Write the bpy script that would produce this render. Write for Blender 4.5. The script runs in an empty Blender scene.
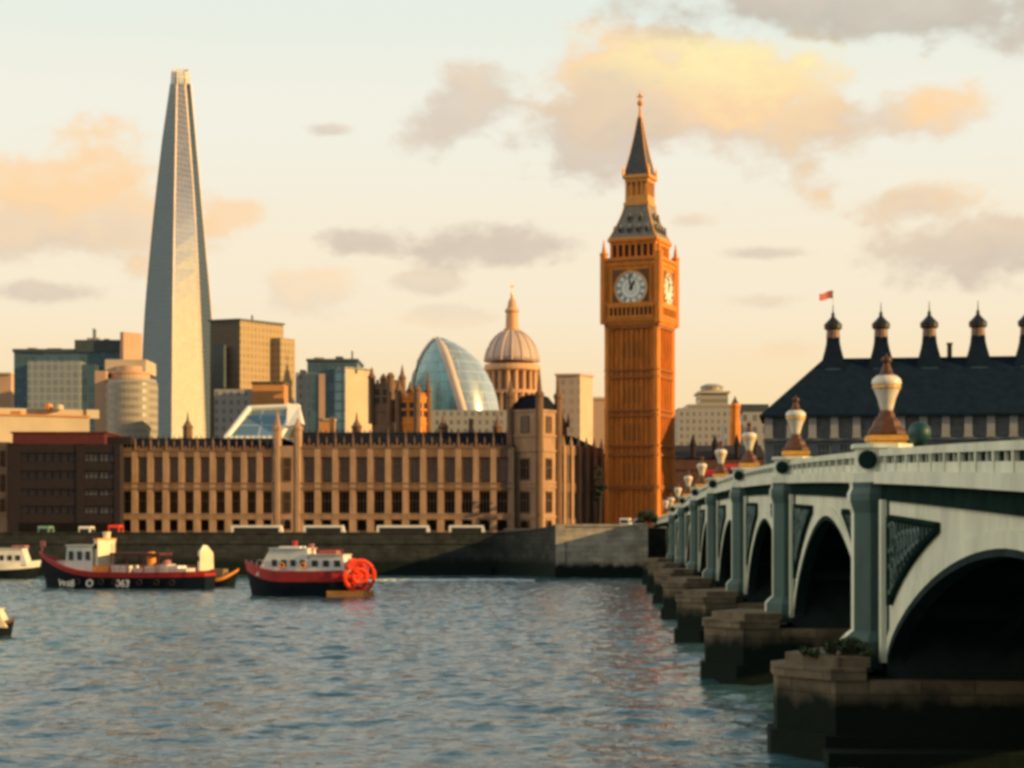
import bpy, bmesh, math, random
from mathutils import Vector, Matrix
import numpy as np
random.seed(7)
R = math.radians
S = bpy.context.scene
COL = S.collection

# ------------------------------------------------------------------ camera
F = 1850.0; CX = 512.0; HY = 525.0; CH = 9.0          # focal length in pixels, horizon row, eye height over the water
cam = bpy.data.cameras.new('camera'); camo = bpy.data.objects.new('camera', cam); COL.objects.link(camo)
cam.sensor_width = 36.0; cam.lens = 36.0*F/1024.0
cam.shift_y = (HY-384.0)/1024.0
cam.clip_start = 0.5; cam.clip_end = 9000
camo.location = (0, 0, CH); camo.rotation_euler = (R(90), 0, 0)
S.camera = camo
S.view_settings.view_transform = 'Standard'; S.view_settings.look = 'None'
S.view_settings.exposure = 0.4; S.view_settings.gamma = 1.0
try: S.view_settings.use_curve_mapping = False
except Exception: pass
S.render.engine = 'CYCLES'
S.cycles.max_bounces = 5; S.cycles.diffuse_bounces = 2; S.cycles.glossy_bounces = 3
S.cycles.caustics_reflective = False; S.cycles.caustics_refractive = False
S.cycles.pixel_filter_type = 'BLACKMAN_HARRIS'; S.cycles.filter_width = 3.5   # the photograph is soft
S.cycles.sample_clamp_indirect = 4.0

# ------------------------------------------------------------------ sun
SUN_EL = 15.0
sd = Vector((1.0, -0.32, 0)).normalized()
sun_dir = Vector((sd.x*math.cos(R(SUN_EL)), sd.y*math.cos(R(SUN_EL)), math.sin(R(SUN_EL))))
sl = bpy.data.lights.new('sun', 'SUN'); so = bpy.data.objects.new('sun', sl); COL.objects.link(so)
sl.energy = 5.0; sl.angle = R(0.6); sl.color = (1.0, 0.66, 0.27)
so.rotation_euler = sun_dir.to_track_quat('Z', 'Y').to_euler(); so.location = (200, -50, 120)

# ------------------------------------------------------------------ sky
W = bpy.data.worlds.new('World'); S.world = W; W.use_nodes = True
nt = W.node_tree; N = nt.nodes; Lk = nt.links
for n in list(N): N.remove(n)
def wn(t): return N.new(t)
def wset(node, i, v):
    if isinstance(v, bpy.types.NodeSocket): Lk.new(v, node.inputs[i])
    elif v is not None: node.inputs[i].default_value = v
def wm(op, a, b=None, c=None, clamp=False):
    n = wn('ShaderNodeMath'); n.operation = op; n.use_clamp = clamp
    wset(n, 0, a); wset(n, 1, b)
    if c is not None: wset(n, 2, c)
    return n.outputs[0]
def wsmooth(v, a, b):
    n = wn('ShaderNodeMapRange'); n.interpolation_type = 'SMOOTHSTEP'; n.clamp = True
    wset(n, 0, v); wset(n, 1, a); wset(n, 2, b); wset(n, 3, 0.0); wset(n, 4, 1.0)
    return n.outputs[0]
def wmix(f, a, b, mode='MIX'):
    n = wn('ShaderNodeMix'); n.data_type = 'RGBA'; n.blend_type = mode; n.clamp_factor = True
    wset(n, 0, f); wset(n, 6, a); wset(n, 7, b)
    return n.outputs[2]
def lin(r, g, b):
    f = lambda c: (c/255/12.92) if c/255 <= 0.04045 else ((c/255+0.055)/1.055)**2.4
    return (f(r), f(g), f(b), 1.0)
tc = wn('ShaderNodeTexCoord'); D = tc.outputs['Generated']
sep = wn('ShaderNodeSeparateXYZ'); Lk.new(D, sep.inputs[0])
dx, dy, dz = sep.outputs
AZ = wm('ARCTAN2', dx, dy); EL = wm('ARCSINE', dz)
ramp = wn('ShaderNodeValToRGB'); cr = ramp.color_ramp; cr.interpolation = 'EASE'
def el_of(py): return math.atan((HY-py)/F)
ELM = R(70)
for i, (e, c) in enumerate([(0.0, lin(255, 217, 160)), (el_of(420)/ELM, lin(255, 225, 176)), (el_of(280)/ELM, lin(253, 238, 210)),
        (el_of(120)/ELM, lin(247, 244, 228)), (el_of(0)/ELM, lin(236, 242, 230)), (R(21)/ELM, lin(206, 221, 222)),
        (R(34)/ELM, lin(156, 184, 194)), (1.0, lin(92, 124, 144))]):
    if i < 2: el = cr.elements[i]; el.position = e
    else: el = cr.elements.new(e)
    el.color = c
Lk.new(wm('DIVIDE', EL, ELM, clamp=True), ramp.inputs[0])
sky = wn('ShaderNodeTexSky'); sky.sky_type = 'NISHITA'; sky.sun_disc = False
sky.sun_elevation = R(SUN_EL); sky.sun_rotation = math.atan2(sd.x, sd.y); sky.dust_density = 2.0
skyv = wn('ShaderNodeVectorMath'); skyv.operation = 'SCALE'; Lk.new(sky.outputs[0], skyv.inputs[0]); skyv.inputs['Scale'].default_value = 0.10
col = wmix(0.05, ramp.outputs[0], skyv.outputs[0])
# warm brightening of the air towards the sun
dot = wn('ShaderNodeVectorMath'); dot.operation = 'DOT_PRODUCT'; Lk.new(D, dot.inputs[0]); dot.inputs[1].default_value = (sun_dir.x, sun_dir.y, 0.06)
glow = wm('MULTIPLY', wm('POWER', wm('MAXIMUM', dot.outputs['Value'], 0.0), 2.2), wm('SUBTRACT', 1.0, wsmooth(EL, R(7), R(13))))
col = wmix(wm('MULTIPLY', glow, 1.5, clamp=True), col, (1.8, 1.2, 0.46, 1))
# clouds: soft banks at fixed bearings in the sky, broken up by noise
def wnoise(scale, detail, stretch, seed):
    mp = wn('ShaderNodeMapping'); Lk.new(D, mp.inputs[0]); mp.inputs['Scale'].default_value = (1, 1, stretch); mp.inputs['Location'].default_value = (seed, seed*.7, 0)
    n = wn('ShaderNodeTexNoise'); n.inputs['Scale'].default_value = scale; n.inputs['Detail'].default_value = detail; n.inputs['Roughness'].default_value = 0.55
    Lk.new(mp.outputs[0], n.inputs['Vector'])
    return wm('SUBTRACT', n.outputs['Fac'], 0.5)
n1 = wnoise(22.0, 6.0, 1.5, 3.1); n2 = wnoise(11.0, 4.0, 1.3, 8.3); n3 = wnoise(55.0, 5.0, 1.6, 1.7)
nb = wm('ADD', wm('MULTIPLY', n1, 2.6), wm('ADD', wm('MULTIPLY', n2, 1.6), wm('MULTIPLY', n3, 0.9)))
GREY = lin(211, 195, 178); MAUVE = lin(228, 206, 180); PEACH = lin(254, 216, 168); GOLD = lin(255, 240, 180); DGREY = lin(190, 180, 165)
banks = [  # px, py, half width, half height, dark colour, lit colour, opacity, tilt
 (720, 112, 190, 66, MAUVE, PEACH, .95, -.10), (745, 92, 120, 50, PEACH, GOLD, .95, 0), (596, 138, 96, 48, GREY, MAUVE, .85, .15), (880, 118, 110, 30, MAUVE, PEACH, .8, 0),
 (466, 102, 64, 36, GREY, MAUVE, .8, .25), (880, 4, 225, 34, DGREY, GREY, .85, -.05),
 (920, 199, 60, 21, MAUVE, PEACH, .9, 0), (1000, 252, 120, 33, GREY, MAUVE, .9, 0), (512, 248, 82, 20, GREY, GREY, .85, 0),
 (362, 238, 46, 16, GREY, GREY, .8, 0), (305, 290, 55, 22, MAUVE, PEACH, .5, 0), (425, 283, 34, 9, GREY, MAUVE, .6, 0),
 (765, 253, 55, 9, GREY, MAUVE, .7, 0), (760, 300, 50, 10, MAUVE, MAUVE, .5, 0), (692, 221, 28, 11, MAUVE, PEACH, .6, 0),
 (325, 129, 26, 8, GREY, MAUVE, .7, 0), (50, 175, 110, 40, PEACH, PEACH, .9, .1), (55, 226, 165, 40, MAUVE, PEACH, .85, .1), (232, 216, 34, 18, PEACH, PEACH, .8, 0),
 (45, 291, 70, 15, GREY, MAUVE, .75, 0), (780, 352, 60, 14, PEACH, MAUVE, .4, 0), (450, 318, 50, 10, PEACH, MAUVE, .4, 0)]
for (px, py, hw, hh, cd, cl, op, tilt) in banks:
    a0 = math.atan((px-CX)/F); e0 = el_of(py)*math.cos(a0); ra = hw/F*1.12; re = hh/F*1.15
    u = wm('DIVIDE', wm('SUBTRACT', AZ, a0), ra)
    v0 = wm('SUBTRACT', EL, e0)
    v = wm('DIVIDE', wm('SUBTRACT', v0, wm('MULTIPLY', u, tilt*ra)), re) if tilt else wm('DIVIDE', v0, re)
    d = wm('SQRT', wm('ADD', wm('MULTIPLY', u, u), wm('MULTIPLY', v, v)))
    m = wm('MULTIPLY', wsmooth(wm('ADD', wm('SUBTRACT', 1.0, d), wm('MULTIPLY', nb, 0.85)), -0.12, 0.52), wm('MULTIPLY', wm('ADD', 0.94, wm('MULTIPLY', n3, 0.5)), op))
    sh = wm('ADD', wm('ADD', wm('MULTIPLY', v, 0.6), wm('MULTIPLY', u, 0.22)), wm('ADD', wm('MULTIPLY', nb, 1.15), 0.45), clamp=True)
    col = wmix(m, col, wmix(sh, cd, cl))
# dull mauve bank added out of view, darkens the glass spire's reflection
mb_ = wm('MULTIPLY', wm('MULTIPLY', wsmooth(AZ, R(62), R(80)), wm('SUBTRACT', 1.0, wsmooth(AZ, R(118), R(138)))), wm('MULTIPLY', wsmooth(wm('ADD', EL, wm('MULTIPLY', n2, .06)), R(8.5), R(15)), wm('SUBTRACT', 1.0, wsmooth(EL, R(26), R(34)))))
col = wmix(wm('MULTIPLY', mb_, .85), col, lin(118, 106, 108))
# loose cloud over the rest of the sky, away from the view
gen = wm('MULTIPLY', wsmooth(wm('ADD', n2, wm('MULTIPLY', n1, 0.5)), 0.02, 0.22), wsmooth(EL, R(15.5), R(24)))
col = wmix(wm('MULTIPLY', gen, 0.25), col, lin(214, 216, 214))
dt3 = wn('ShaderNodeVectorMath'); dt3.operation = 'DOT_PRODUCT'; Lk.new(D, dt3.inputs[0]); dt3.inputs[1].default_value = (-.25, -.97, 0)
col = wmix(wm('MULTIPLY', wsmooth(dt3.outputs['Value'], .15, .75), 0.85), col, lin(98, 116, 130))     # added dimming of the unseen sky behind the camera, cuts front fill
# bright patch added to the unseen sky at left, fills the bridge face
dt2 = wn('ShaderNodeVectorMath'); dt2.operation = 'DOT_PRODUCT'; Lk.new(D, dt2.inputs[0]); dt2.inputs[1].default_value = (-.99, .0, .12)
col = wmix(wm('MULTIPLY', wsmooth(dt2.outputs['Value'], .42, .85), wsmooth(EL, R(-2), R(6))), col, (1.75, 1.55, 1.20, 1))
bg = wn('ShaderNodeBackground'); Lk.new(col, bg.inputs[0]); bg.inputs[1].default_value = 0.76
wo = wn('ShaderNodeOutputWorld'); Lk.new(bg.outputs[0], wo.inputs[0])

# ------------------------------------------------------------------ helpers
def PX(px, Y): return (px-CX)/F*Y
def PZ(py, Y): return CH+(HY-py)/F*Y

def mat(name, base, rough=0.8, metal=0.0, var=0.25, scale=0.8, bump=0.0, streak=False, spec=0.4, emit=None):
    m = bpy.data.materials.new(name); m.use_nodes = True
    t = m.node_tree; b = t.nodes['Principled BSDF']
    tcn = t.nodes.new('ShaderNodeNewGeometry')
    mp = t.nodes.new('ShaderNodeMapping'); t.links.new(tcn.outputs['Position'], mp.inputs[0])
    mp.inputs['Scale'].default_value = (1, 1, 0.25 if streak else 1)
    nz = t.nodes.new('ShaderNodeTexNoise'); nz.inputs['Scale'].default_value = scale; nz.inputs['Detail'].default_value = 6; nz.inputs['Roughness'].default_value = .65
    t.links.new(mp.outputs[0], nz.inputs['Vector'])
    rp = t.nodes.new('ShaderNodeValToRGB'); t.links.new(nz.outputs['Fac'], rp.inputs[0])
    rp.color_ramp.elements[0].position = 0.3; rp.color_ramp.elements[1].position = 0.7
    lo = [c*(1-var) for c in base]; hi = [min(1, c*(1+var*0.8)) for c in base]
    rp.color_ramp.elements[0].color = (*lo, 1); rp.color_ramp.elements[1].color = (*hi, 1)
    t.links.new(rp.outputs[0], b.inputs['Base Color'])
    b.inputs['Roughness'].default_value = rough; b.inputs['Metallic'].default_value = metal
    b.inputs['Specular IOR Level'].default_value = spec
    if bump:
        bp = t.nodes.new('ShaderNodeBump'); bp.inputs['Strength'].default_value = bump; bp.inputs['Distance'].default_value = 0.1
        n2_ = t.nodes.new('ShaderNodeTexNoise'); n2_.inputs['Scale'].default_value = scale*4; n2_.inputs['Detail'].default_value = 4
        t.links.new(tcn.outputs['Position'], n2_.inputs['Vector']); t.links.new(n2_.outputs['Fac'], bp.inputs['Height']); t.links.new(bp.outputs[0], b.inputs['Normal'])
    return m

def panes(name, wall, pane, w, h, gap=0.12, rough=0.25, metal=0.0, wrough=0.6, offset=0.0, spec=0.5, var=0.35):
    """curtain wall: panes of w x h metres between bars, laid out along any upright face"""
    m = bpy.data.materials.new(name); m.use_nodes = True
    t = m.node_tree; b = t.nodes['Principled BSDF']; n = t.nodes.new; l = t.links.new
    g = n('ShaderNodeNewGeometry'); sp = n('ShaderNodeSeparateXYZ'); l(g.outputs['Position'], sp.inputs[0]); sn = n('ShaderNodeSeparateXYZ'); l(g.outputs['True Normal'], sn.inputs[0])
    def mm(op, a, c):
        q = n('ShaderNodeMath'); q.operation = op
        for i, x in enumerate((a, c)):
            if isinstance(x, (int, float)): q.inputs[i].default_value = x
            else: l(x, q.inputs[i])
        return q.outputs[0]
    hcoord = mm('SUBTRACT', mm('MULTIPLY', sp.outputs[0], sn.outputs[1]), mm('MULTIPLY', sp.outputs[1], sn.outputs[0]))
    cb = n('ShaderNodeCombineXYZ'); l(hcoord, cb.inputs[0]); l(sp.outputs[2], cb.inputs[1])
    br = n('ShaderNodeTexBrick'); l(cb.outputs[0], br.inputs['Vector'])
    br.offset = offset; br.inputs['Scale'].default_value = 1.0; br.inputs['Brick Width'].default_value = w; br.inputs['Row Height'].default_value = h
    br.inputs['Mortar Size'].default_value = gap; br.inputs['Mortar Smooth'].default_value = 0.1; br.inputs['Bias'].default_value = 0.0
    br.inputs['Color1'].default_value = (*[c*(1-var) for c in pane], 1); br.inputs['Color2'].default_value = (*[min(1, c*(1+var)) for c in pane], 1); br.inputs['Mortar'].default_value = (*wall, 1)
    l(br.outputs['Color'], b.inputs['Base Color'])
    mr = n('ShaderNodeMapRange'); l(br.outputs['Fac'], mr.inputs[0]); mr.inputs[3].default_value = rough; mr.inputs[4].default_value = wrough
    l(mr.outputs[0], b.inputs['Roughness'])
    mt = n('ShaderNodeMapRange'); l(br.outputs['Fac'], mt.inputs[0]); mt.inputs[3].default_value = metal; mt.inputs[4].default_value = 0.0
    l(mt.outputs[0], b.inputs['Metallic']); b.inputs['Specular IOR Level'].default_value = spec
    return m

def wet(name, base, low, z0, z1, scale=0.5, bump=0.4, block=None):
    """masonry with a dark weed-covered band below the tide mark"""
    m = mat(name, base, 0.9, 0, 0.45, scale, bump, False, .15)
    t = m.node_tree; b = t.nodes['Principled BSDF']; n = t.nodes.new; l = t.links.new
    src = b.inputs['Base Color'].links[0].from_socket
    g = n('ShaderNodeNewGeometry'); sp = n('ShaderNodeSeparateXYZ'); l(g.outputs['Position'], sp.inputs[0])
    if block:
        sn = n('ShaderNodeSeparateXYZ'); l(g.outputs['True Normal'], sn.inputs[0])
        a1 = n('ShaderNodeMath'); a1.operation = 'MULTIPLY'; l(sp.outputs[0], a1.inputs[0]); l(sn.outputs[1], a1.inputs[1])
        a2 = n('ShaderNodeMath'); a2.operation = 'MULTIPLY'; l(sp.outputs[1], a2.inputs[0]); l(sn.outputs[0], a2.inputs[1])
        a3 = n('ShaderNodeMath'); a3.operation = 'SUBTRACT'; l(a1.outputs[0], a3.inputs[0]); l(a2.outputs[0], a3.inputs[1])
        cb = n('ShaderNodeCombineXYZ'); l(a3.outputs[0], cb.inputs[0]); l(sp.outputs[2], cb.inputs[1])
        br = n('ShaderNodeTexBrick'); l(cb.outputs[0], br.inputs['Vector']); br.inputs['Scale'].default_value = 1
        br.inputs['Brick Width'].default_value = block[0]; br.inputs['Row Height'].default_value = block[1]; br.inputs['Mortar Size'].default_value = 0.035
        br.inputs['Color1'].default_value = (.75, .75, .75, 1); br.inputs['Color2'].default_value = (1.2, 1.15, 1.1, 1); br.inputs['Mortar'].default_value = (.45, .45, .45, 1)
        mx0 = n('ShaderNodeMix'); mx0.data_type = 'RGBA'; mx0.blend_type = 'MULTIPLY'; mx0.inputs[0].default_value = 0.8
        l(src, mx0.inputs[6]); l(br.outputs['Color'], mx0.inputs[7]); src = mx0.outputs[2]
    nz = n('ShaderNodeTexNoise'); nz.inputs['Scale'].default_value = 0.9; nz.inputs['Detail'].default_value = 5
    l(g.outputs['Position'], nz.inputs['Vector'])
    ad = n('ShaderNodeMath'); ad.operation = 'MULTIPLY_ADD'; l(nz.outputs['Fac'], ad.inputs[0]); ad.inputs[1].default_value = -1.6; l(sp.outputs[2], ad.inputs[2])
    mr = n('ShaderNodeMapRange'); l(ad.outputs[0], mr.inputs[0]); mr.inputs[1].default_value = z0-0.8; mr.inputs[2].default_value = z1-0.8
    mx = n('ShaderNodeMix'); mx.data_type = 'RGBA'; l(mr.outputs[0], mx.inputs[0]); mx.inputs[6].default_value = (*low, 1); l(src, mx.inputs[7])
    l(mx.outputs[2], b.inputs['Base Color'])
    return m

class MB:
    def __init__(s): s.v = []; s.f = []; s.m = []; s.cur = 0
    def add(s, vs, fs):
        o = len(s.v); s.v += [tuple(p) for p in vs]
        for f in fs: s.f.append([i+o for i in f]); s.m.append(s.cur)
    def box(s, x0, x1, y0, y1, z0, z1):
        s.add([(x0,y0,z0),(x1,y0,z0),(x1,y1,z0),(x0,y1,z0),(x0,y0,z1),(x1,y0,z1),(x1,y1,z1),(x0,y1,z1)],
              [(0,3,2,1),(4,5,6,7),(0,1,5,4),(1,2,6,5),(2,3,7,6),(3,0,4,7)])
        return s
    def cbox(s, x, y, hx, hy, z0, z1): return s.box(x-hx, x+hx, y-hy, y+hy, z0, z1)
    def loft(s, rings, caps=True):
        n = len(rings[0]); vs = [p for r in rings for p in r]; fs = []
        for k in range(len(rings)-1):
            for i in range(n):
                j = (i+1) % n; fs.append((k*n+i, k*n+j, (k+1)*n+j, (k+1)*n+i))
        if caps: fs.append(tuple(range(n))[::-1]); fs.append(tuple((len(rings)-1)*n+i for i in range(n)))
        s.add(vs, fs); return s
    def prism(s, poly, z0, z1): return s.loft([[(x,y,z0) for x,y in poly], [(x,y,z1) for x,y in poly]])
    def lathe(s, prof, n=16, c=(0,0), rot=0.0):
        rings = []
        for r, z in prof: rings.append([(c[0]+r*math.cos(rot+2*math.pi*i/n), c[1]+r*math.sin(rot+2*math.pi*i/n), z) for i in range(n)])
        return s.loft(rings)
    def sqs(s, prof, c=(0,0)):
        return s.loft([[(c[0]-h,c[1]-h,z),(c[0]+h,c[1]-h,z),(c[0]+h,c[1]+h,z),(c[0]-h,c[1]+h,z)] for h, z in prof])
    def tube(s, pts, r, n=6):
        pts = [Vector(p) for p in pts]; rings = []
        for i, p in enumerate(pts):
            t = (pts[min(i+1, len(pts)-1)]-pts[max(i-1, 0)]).normalized()
            a = t.orthogonal().normalized() if abs(t.z) > .9 else t.cross(Vector((0,0,1))).normalized(); b = t.cross(a)
            rr = r[i] if isinstance(r, (list, tuple)) else r
            rings.append([tuple(p+a*rr*math.cos(2*math.pi*k/n)+b*rr*math.sin(2*math.pi*k/n)) for k in range(n)])
        return s.loft(rings)
    def build(s, name, mats, parent=None, org=None, smooth=False, loc=None):
        me = bpy.data.meshes.new(name)
        vs = s.v if org is None else [(x-org[0], y-org[1], z-org[2]) for x, y, z in s.v]
        me.from_pydata(vs, [], s.f)
        if not isinstance(mats, (list, tuple)): mats = [mats]
        for m in mats: me.materials.append(m)
        me.polygons.foreach_set('material_index', s.m)
        bm = bmesh.new(); bm.from_mesh(me); bmesh.ops.recalc_face_normals(bm, faces=bm.faces); bm.to_mesh(me); bm.free()
        if smooth:
            me.polygons.foreach_set('use_smooth', [True]*len(me.polygons))
        me.update()
        o = bpy.data.objects.new(name, me); COL.objects.link(o)
        if parent is not None: o.parent = parent
        if loc: o.location = loc
        return o

def tag(o, label=None, cat=None, group=None, kind=None):
    if label: o['label'] = label
    if cat: o['category'] = cat
    if group: o['group'] = group
    if kind: o['kind'] = kind
    return o
def thing(name, label, cat, loc=(0,0,0), rz=0.0, group=None):
    o = bpy.data.objects.new(name, None); COL.objects.link(o); o.location = loc; o.rotation_euler = (0,0,rz); o.empty_display_size = 0.5
    return tag(o, label, cat, group)
def struct(o): o['kind'] = 'structure'; return o
def kids(o): return [c for c in bpy.data.objects if c.parent == o]
def copy_tree(o, parent=None, loc=None, rz=None):
    c = o.copy(); COL.objects.link(c)
    if parent is not None: c.parent = parent
    if loc is not None: c.location = loc
    if rz is not None: c.rotation_euler = (0,0,rz)
    for ch in kids(o): copy_tree(ch, c)
    return c

# ------------------------------------------------------------------ materials
M = {}
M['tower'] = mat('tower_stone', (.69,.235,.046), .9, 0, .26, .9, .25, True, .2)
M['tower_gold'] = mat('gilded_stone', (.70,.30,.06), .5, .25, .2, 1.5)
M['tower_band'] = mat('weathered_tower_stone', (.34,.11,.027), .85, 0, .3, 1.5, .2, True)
M['tower_dark'] = mat('carved_dark_stone', (.16,.075,.035), .8, 0, .3, 1.5)  # dark stone for lancets, dial spandrels and one stack
M['slate'] = mat('iron_slate', (.23,.205,.175), .8, 0, .35, 1.2, .2)
M['spire_slate'] = mat('spire_iron', (.085,.082,.080), .7, 0, .3, 1.2, .2)
M['opening'] = mat('opening_dark', (.02,.015,.012), .7, 0, .2, 1)
M['opal'] = mat('opal_glass', (.90,.87,.77), .3, 0, .06, 2)
M['black'] = mat('black_iron', (.015,.014,.014), .5, 0, .3, 2)
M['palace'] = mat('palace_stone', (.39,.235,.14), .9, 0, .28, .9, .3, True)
M['palace_dk'] = mat('palace_dark_stone', (.185,.104,.060), .9, 0, .3, .9, .3, True)  # dark copy of the palace stone, carries painted shade on bands and pinnacles
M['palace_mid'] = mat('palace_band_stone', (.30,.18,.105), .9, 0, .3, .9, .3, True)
M['proof'] = mat('palace_roof_iron', (.016,.019,.027), .85, 0, .35, 1.0, 0, False, 0)
M['pane_up'] = mat('upper_pane_glass', (.19,.135,.095), .35, 0, .3, 1.5)
M['pane_dk'] = mat('dark_pane_glass', (.012,.011,.010), .5, 0, .4, 1.0, 0, False, .05)
M['brick'] = mat('dark_brick', (.019,.012,.014), .9, 0, .3, 1.2, .2)
M['brick_red'] = mat('red_brick_attic', (.10,.018,.018), .85, 0, .25, 1.2)
M['pane_grey'] = mat('grey_blind_glass', (.13,.13,.13), .35, 0, .4, .8)
M['quay'] = wet('quay_stone', (.040,.044,.040), (.008,.014,.011), 2.2, 3.4, .5, .4, (2.4, .8))
M['abut'] = wet('abutment_stone', (.40,.355,.28), (.008,.014,.011), 1.8, 2.8, .35, .4, (2.6, .9))
M['pier'] = wet('pier_stone', (.145,.118,.083), (.005,.011,.008), 2.0, 2.9, .55, .5, (2.0, .85))
M['bridge'] = mat('pale_green_paint', (.585,.61,.495), .6, 0, .26, .55, .15, True, .25)
M['bridge_t'] = mat('teal_paint', (.066,.112,.104), .6, 0, .28, .6, .15, True, .2)
M['bridge_d'] = mat('dark_green_paint', (.010,.024,.020), .9, 0, .35, .9, .1, False, 0)
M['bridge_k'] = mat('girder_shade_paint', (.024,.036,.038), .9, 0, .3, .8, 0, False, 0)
M['lampcream'] = mat('lamp_glass', (.66,.59,.48), .2, 0, .1, 2.5)
M['lampbrown'] = mat('bronze', (.10,.038,.016), .5, .2, .35, 4)
M['lampgold'] = mat('gilt', (.80,.40,.08), .4, .35, .2, 4)
M['asphalt'] = mat('asphalt', (.05,.05,.05), .9, 0, .25, .8)
M['ground'] = mat('paving', (.16,.14,.12), .9, 0, .3, .3)
M['navy'] = mat('navy_hull_paint', (.006,.011,.016), .6, 0, .35, .8, 0, False, .08)
M['red'] = mat('red_paint', (.42,.025,.02), .4, 0, .25, .8)
M['redbright'] = mat('orange_red_paint', (.80,.055,.012), .4, 0, .15, 1)
M['white'] = mat('white_paint', (.74,.70,.62), .45, 0, .12, .9)
M['cream'] = mat('cream_paint', (.78,.66,.45), .45, 0, .12, .9)
M['orange'] = mat('orange_paint', (.82,.30,.045), .5, 0, .2, 1)
M['deck'] = mat('deck_planks', (.22,.14,.09), .8, 0, .3, 2)
M['pink'] = mat('faded_red_canvas', (.42,.16,.15), .8, 0, .3, 2)
M['pane_blue'] = mat('blue_grey_glass', (.035,.05,.06), .6, 0, .4, .8)
M['foam'] = mat('foam', (.82,.84,.82), .8, 0, .3, 1.5)
M['leaf'] = mat('leaf', (.035,.055,.022), .8, 0, .5, 3)
M['leafdk'] = mat('dark_leaf', (.022,.032,.016), .8, 0, .5, 3)
M['bark'] = mat('bark', (.06,.045,.03), .9, 0, .3, 4)
M['teal'] = mat('teal_enamel', (.008,.050,.048), .5, 0, .2, 2)
M['carglass'] = mat('car_glass', (.02,.025,.03), .1, 0, .2, 1)
M['rubber'] = mat('rubber', (.02,.02,.02), .9, 0, .2, 2)

# ------------------------------------------------------------------ water
def make_water():
    def axis(dense0, dense1, step, outs0, outs1):
        a = list(np.arange(dense0, dense1, step)); return np.array(outs0+a+outs1)
    xs = axis(-112, 62, .42, [-4000, -1500, -600, -300, -180, -130], [66, 80, 120, 250, 600, 1500, 4000])
    ys = axis(44, 340, .42, [-900, -300, -100, -30, 0, 20, 34], [346, 400, 600])
    X, Y = np.meshgrid(xs, ys)
    rng = np.random.default_rng(4); Z = np.zeros_like(X)
    for lam, amp, k in ((9., .044, 5), (4.4, .052, 8), (2.4, .050, 11), (1.35, .032, 13)):
        for i in range(k):
            th = rng.normal(1.45, .45); l = lam*rng.uniform(.75, 1.3); ph = rng.uniform(0, 6.28)
            q = (X*math.cos(th)+Y*math.sin(th))*2*math.pi/l+ph
            env = .6+.4*np.sin(X*.031*rng.uniform(.5, 1.5)+Y*.023*rng.uniform(.5, 1.5)+ph*3)
            Z += amp*env*(np.sin(q)+.25*np.sin(2*q+.6))/math.sqrt(k)*1.4
    fade = np.clip((X+116)/8, 0, 1)*np.clip((66-X)/8, 0, 1)*np.clip((Y-36)/12, 0, 1)*np.clip((344-Y)/12, 0, 1)
    Z *= fade
    ny, nx = X.shape
    v = np.stack([X, Y, Z], -1).reshape(-1, 3).astype(np.float32)
    idx = np.arange(nx*ny).reshape(ny, nx)
    q = np.stack([idx[:-1,:-1], idx[:-1,1:], idx[1:,1:], idx[1:,:-1]], -1).reshape(-1, 4).astype(np.int32)
    me = bpy.data.meshes.new('water'); me.vertices.add(len(v)); me.vertices.foreach_set('co', v.ravel())
    me.loops.add(q.size); me.loops.foreach_set('vertex_index', q.ravel())
    me.polygons.add(len(q)); me.polygons.foreach_set('loop_start', np.arange(0, q.size, 4, dtype=np.int32))
    me.polygons.foreach_set('use_smooth', np.ones(len(q), dtype=bool))
    me.update(calc_edges=True)
    m = bpy.data.materials.new('river_water'); m.use_nodes = True; t = m.node_tree; b = t.nodes['Principled BSDF']
    b.inputs['Base Color'].default_value = (.045,.102,.120,1); b.inputs['Specular Tint'].default_value = (.74,.93,1,1); b.inputs['Roughness'].default_value = .08; b.inputs['IOR'].default_value = 1.33
    g = t.nodes.new('ShaderNodeNewGeometry'); mp = t.nodes.new('ShaderNodeMapping'); mp.inputs['Scale'].default_value = (.7, 1, 1); t.links.new(g.outputs['Position'], mp.inputs[0])
    nz = t.nodes.new('ShaderNodeTexNoise'); nz.inputs['Scale'].default_value = 1.6; nz.inputs['Detail'].default_value = 4; t.links.new(mp.outputs[0], nz.inputs['Vector'])
    bp = t.nodes.new('ShaderNodeBump'); bp.inputs['Strength'].default_value = .8; bp.inputs['Distance'].default_value = .16
    t.links.new(nz.outputs['Fac'], bp.inputs['Height']); t.links.new(bp.outputs[0], b.inputs['Normal'])
    me.materials.append(m)
    o = bpy.data.objects.new('water', me); COL.objects.link(o); struct(o)
make_water()

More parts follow.
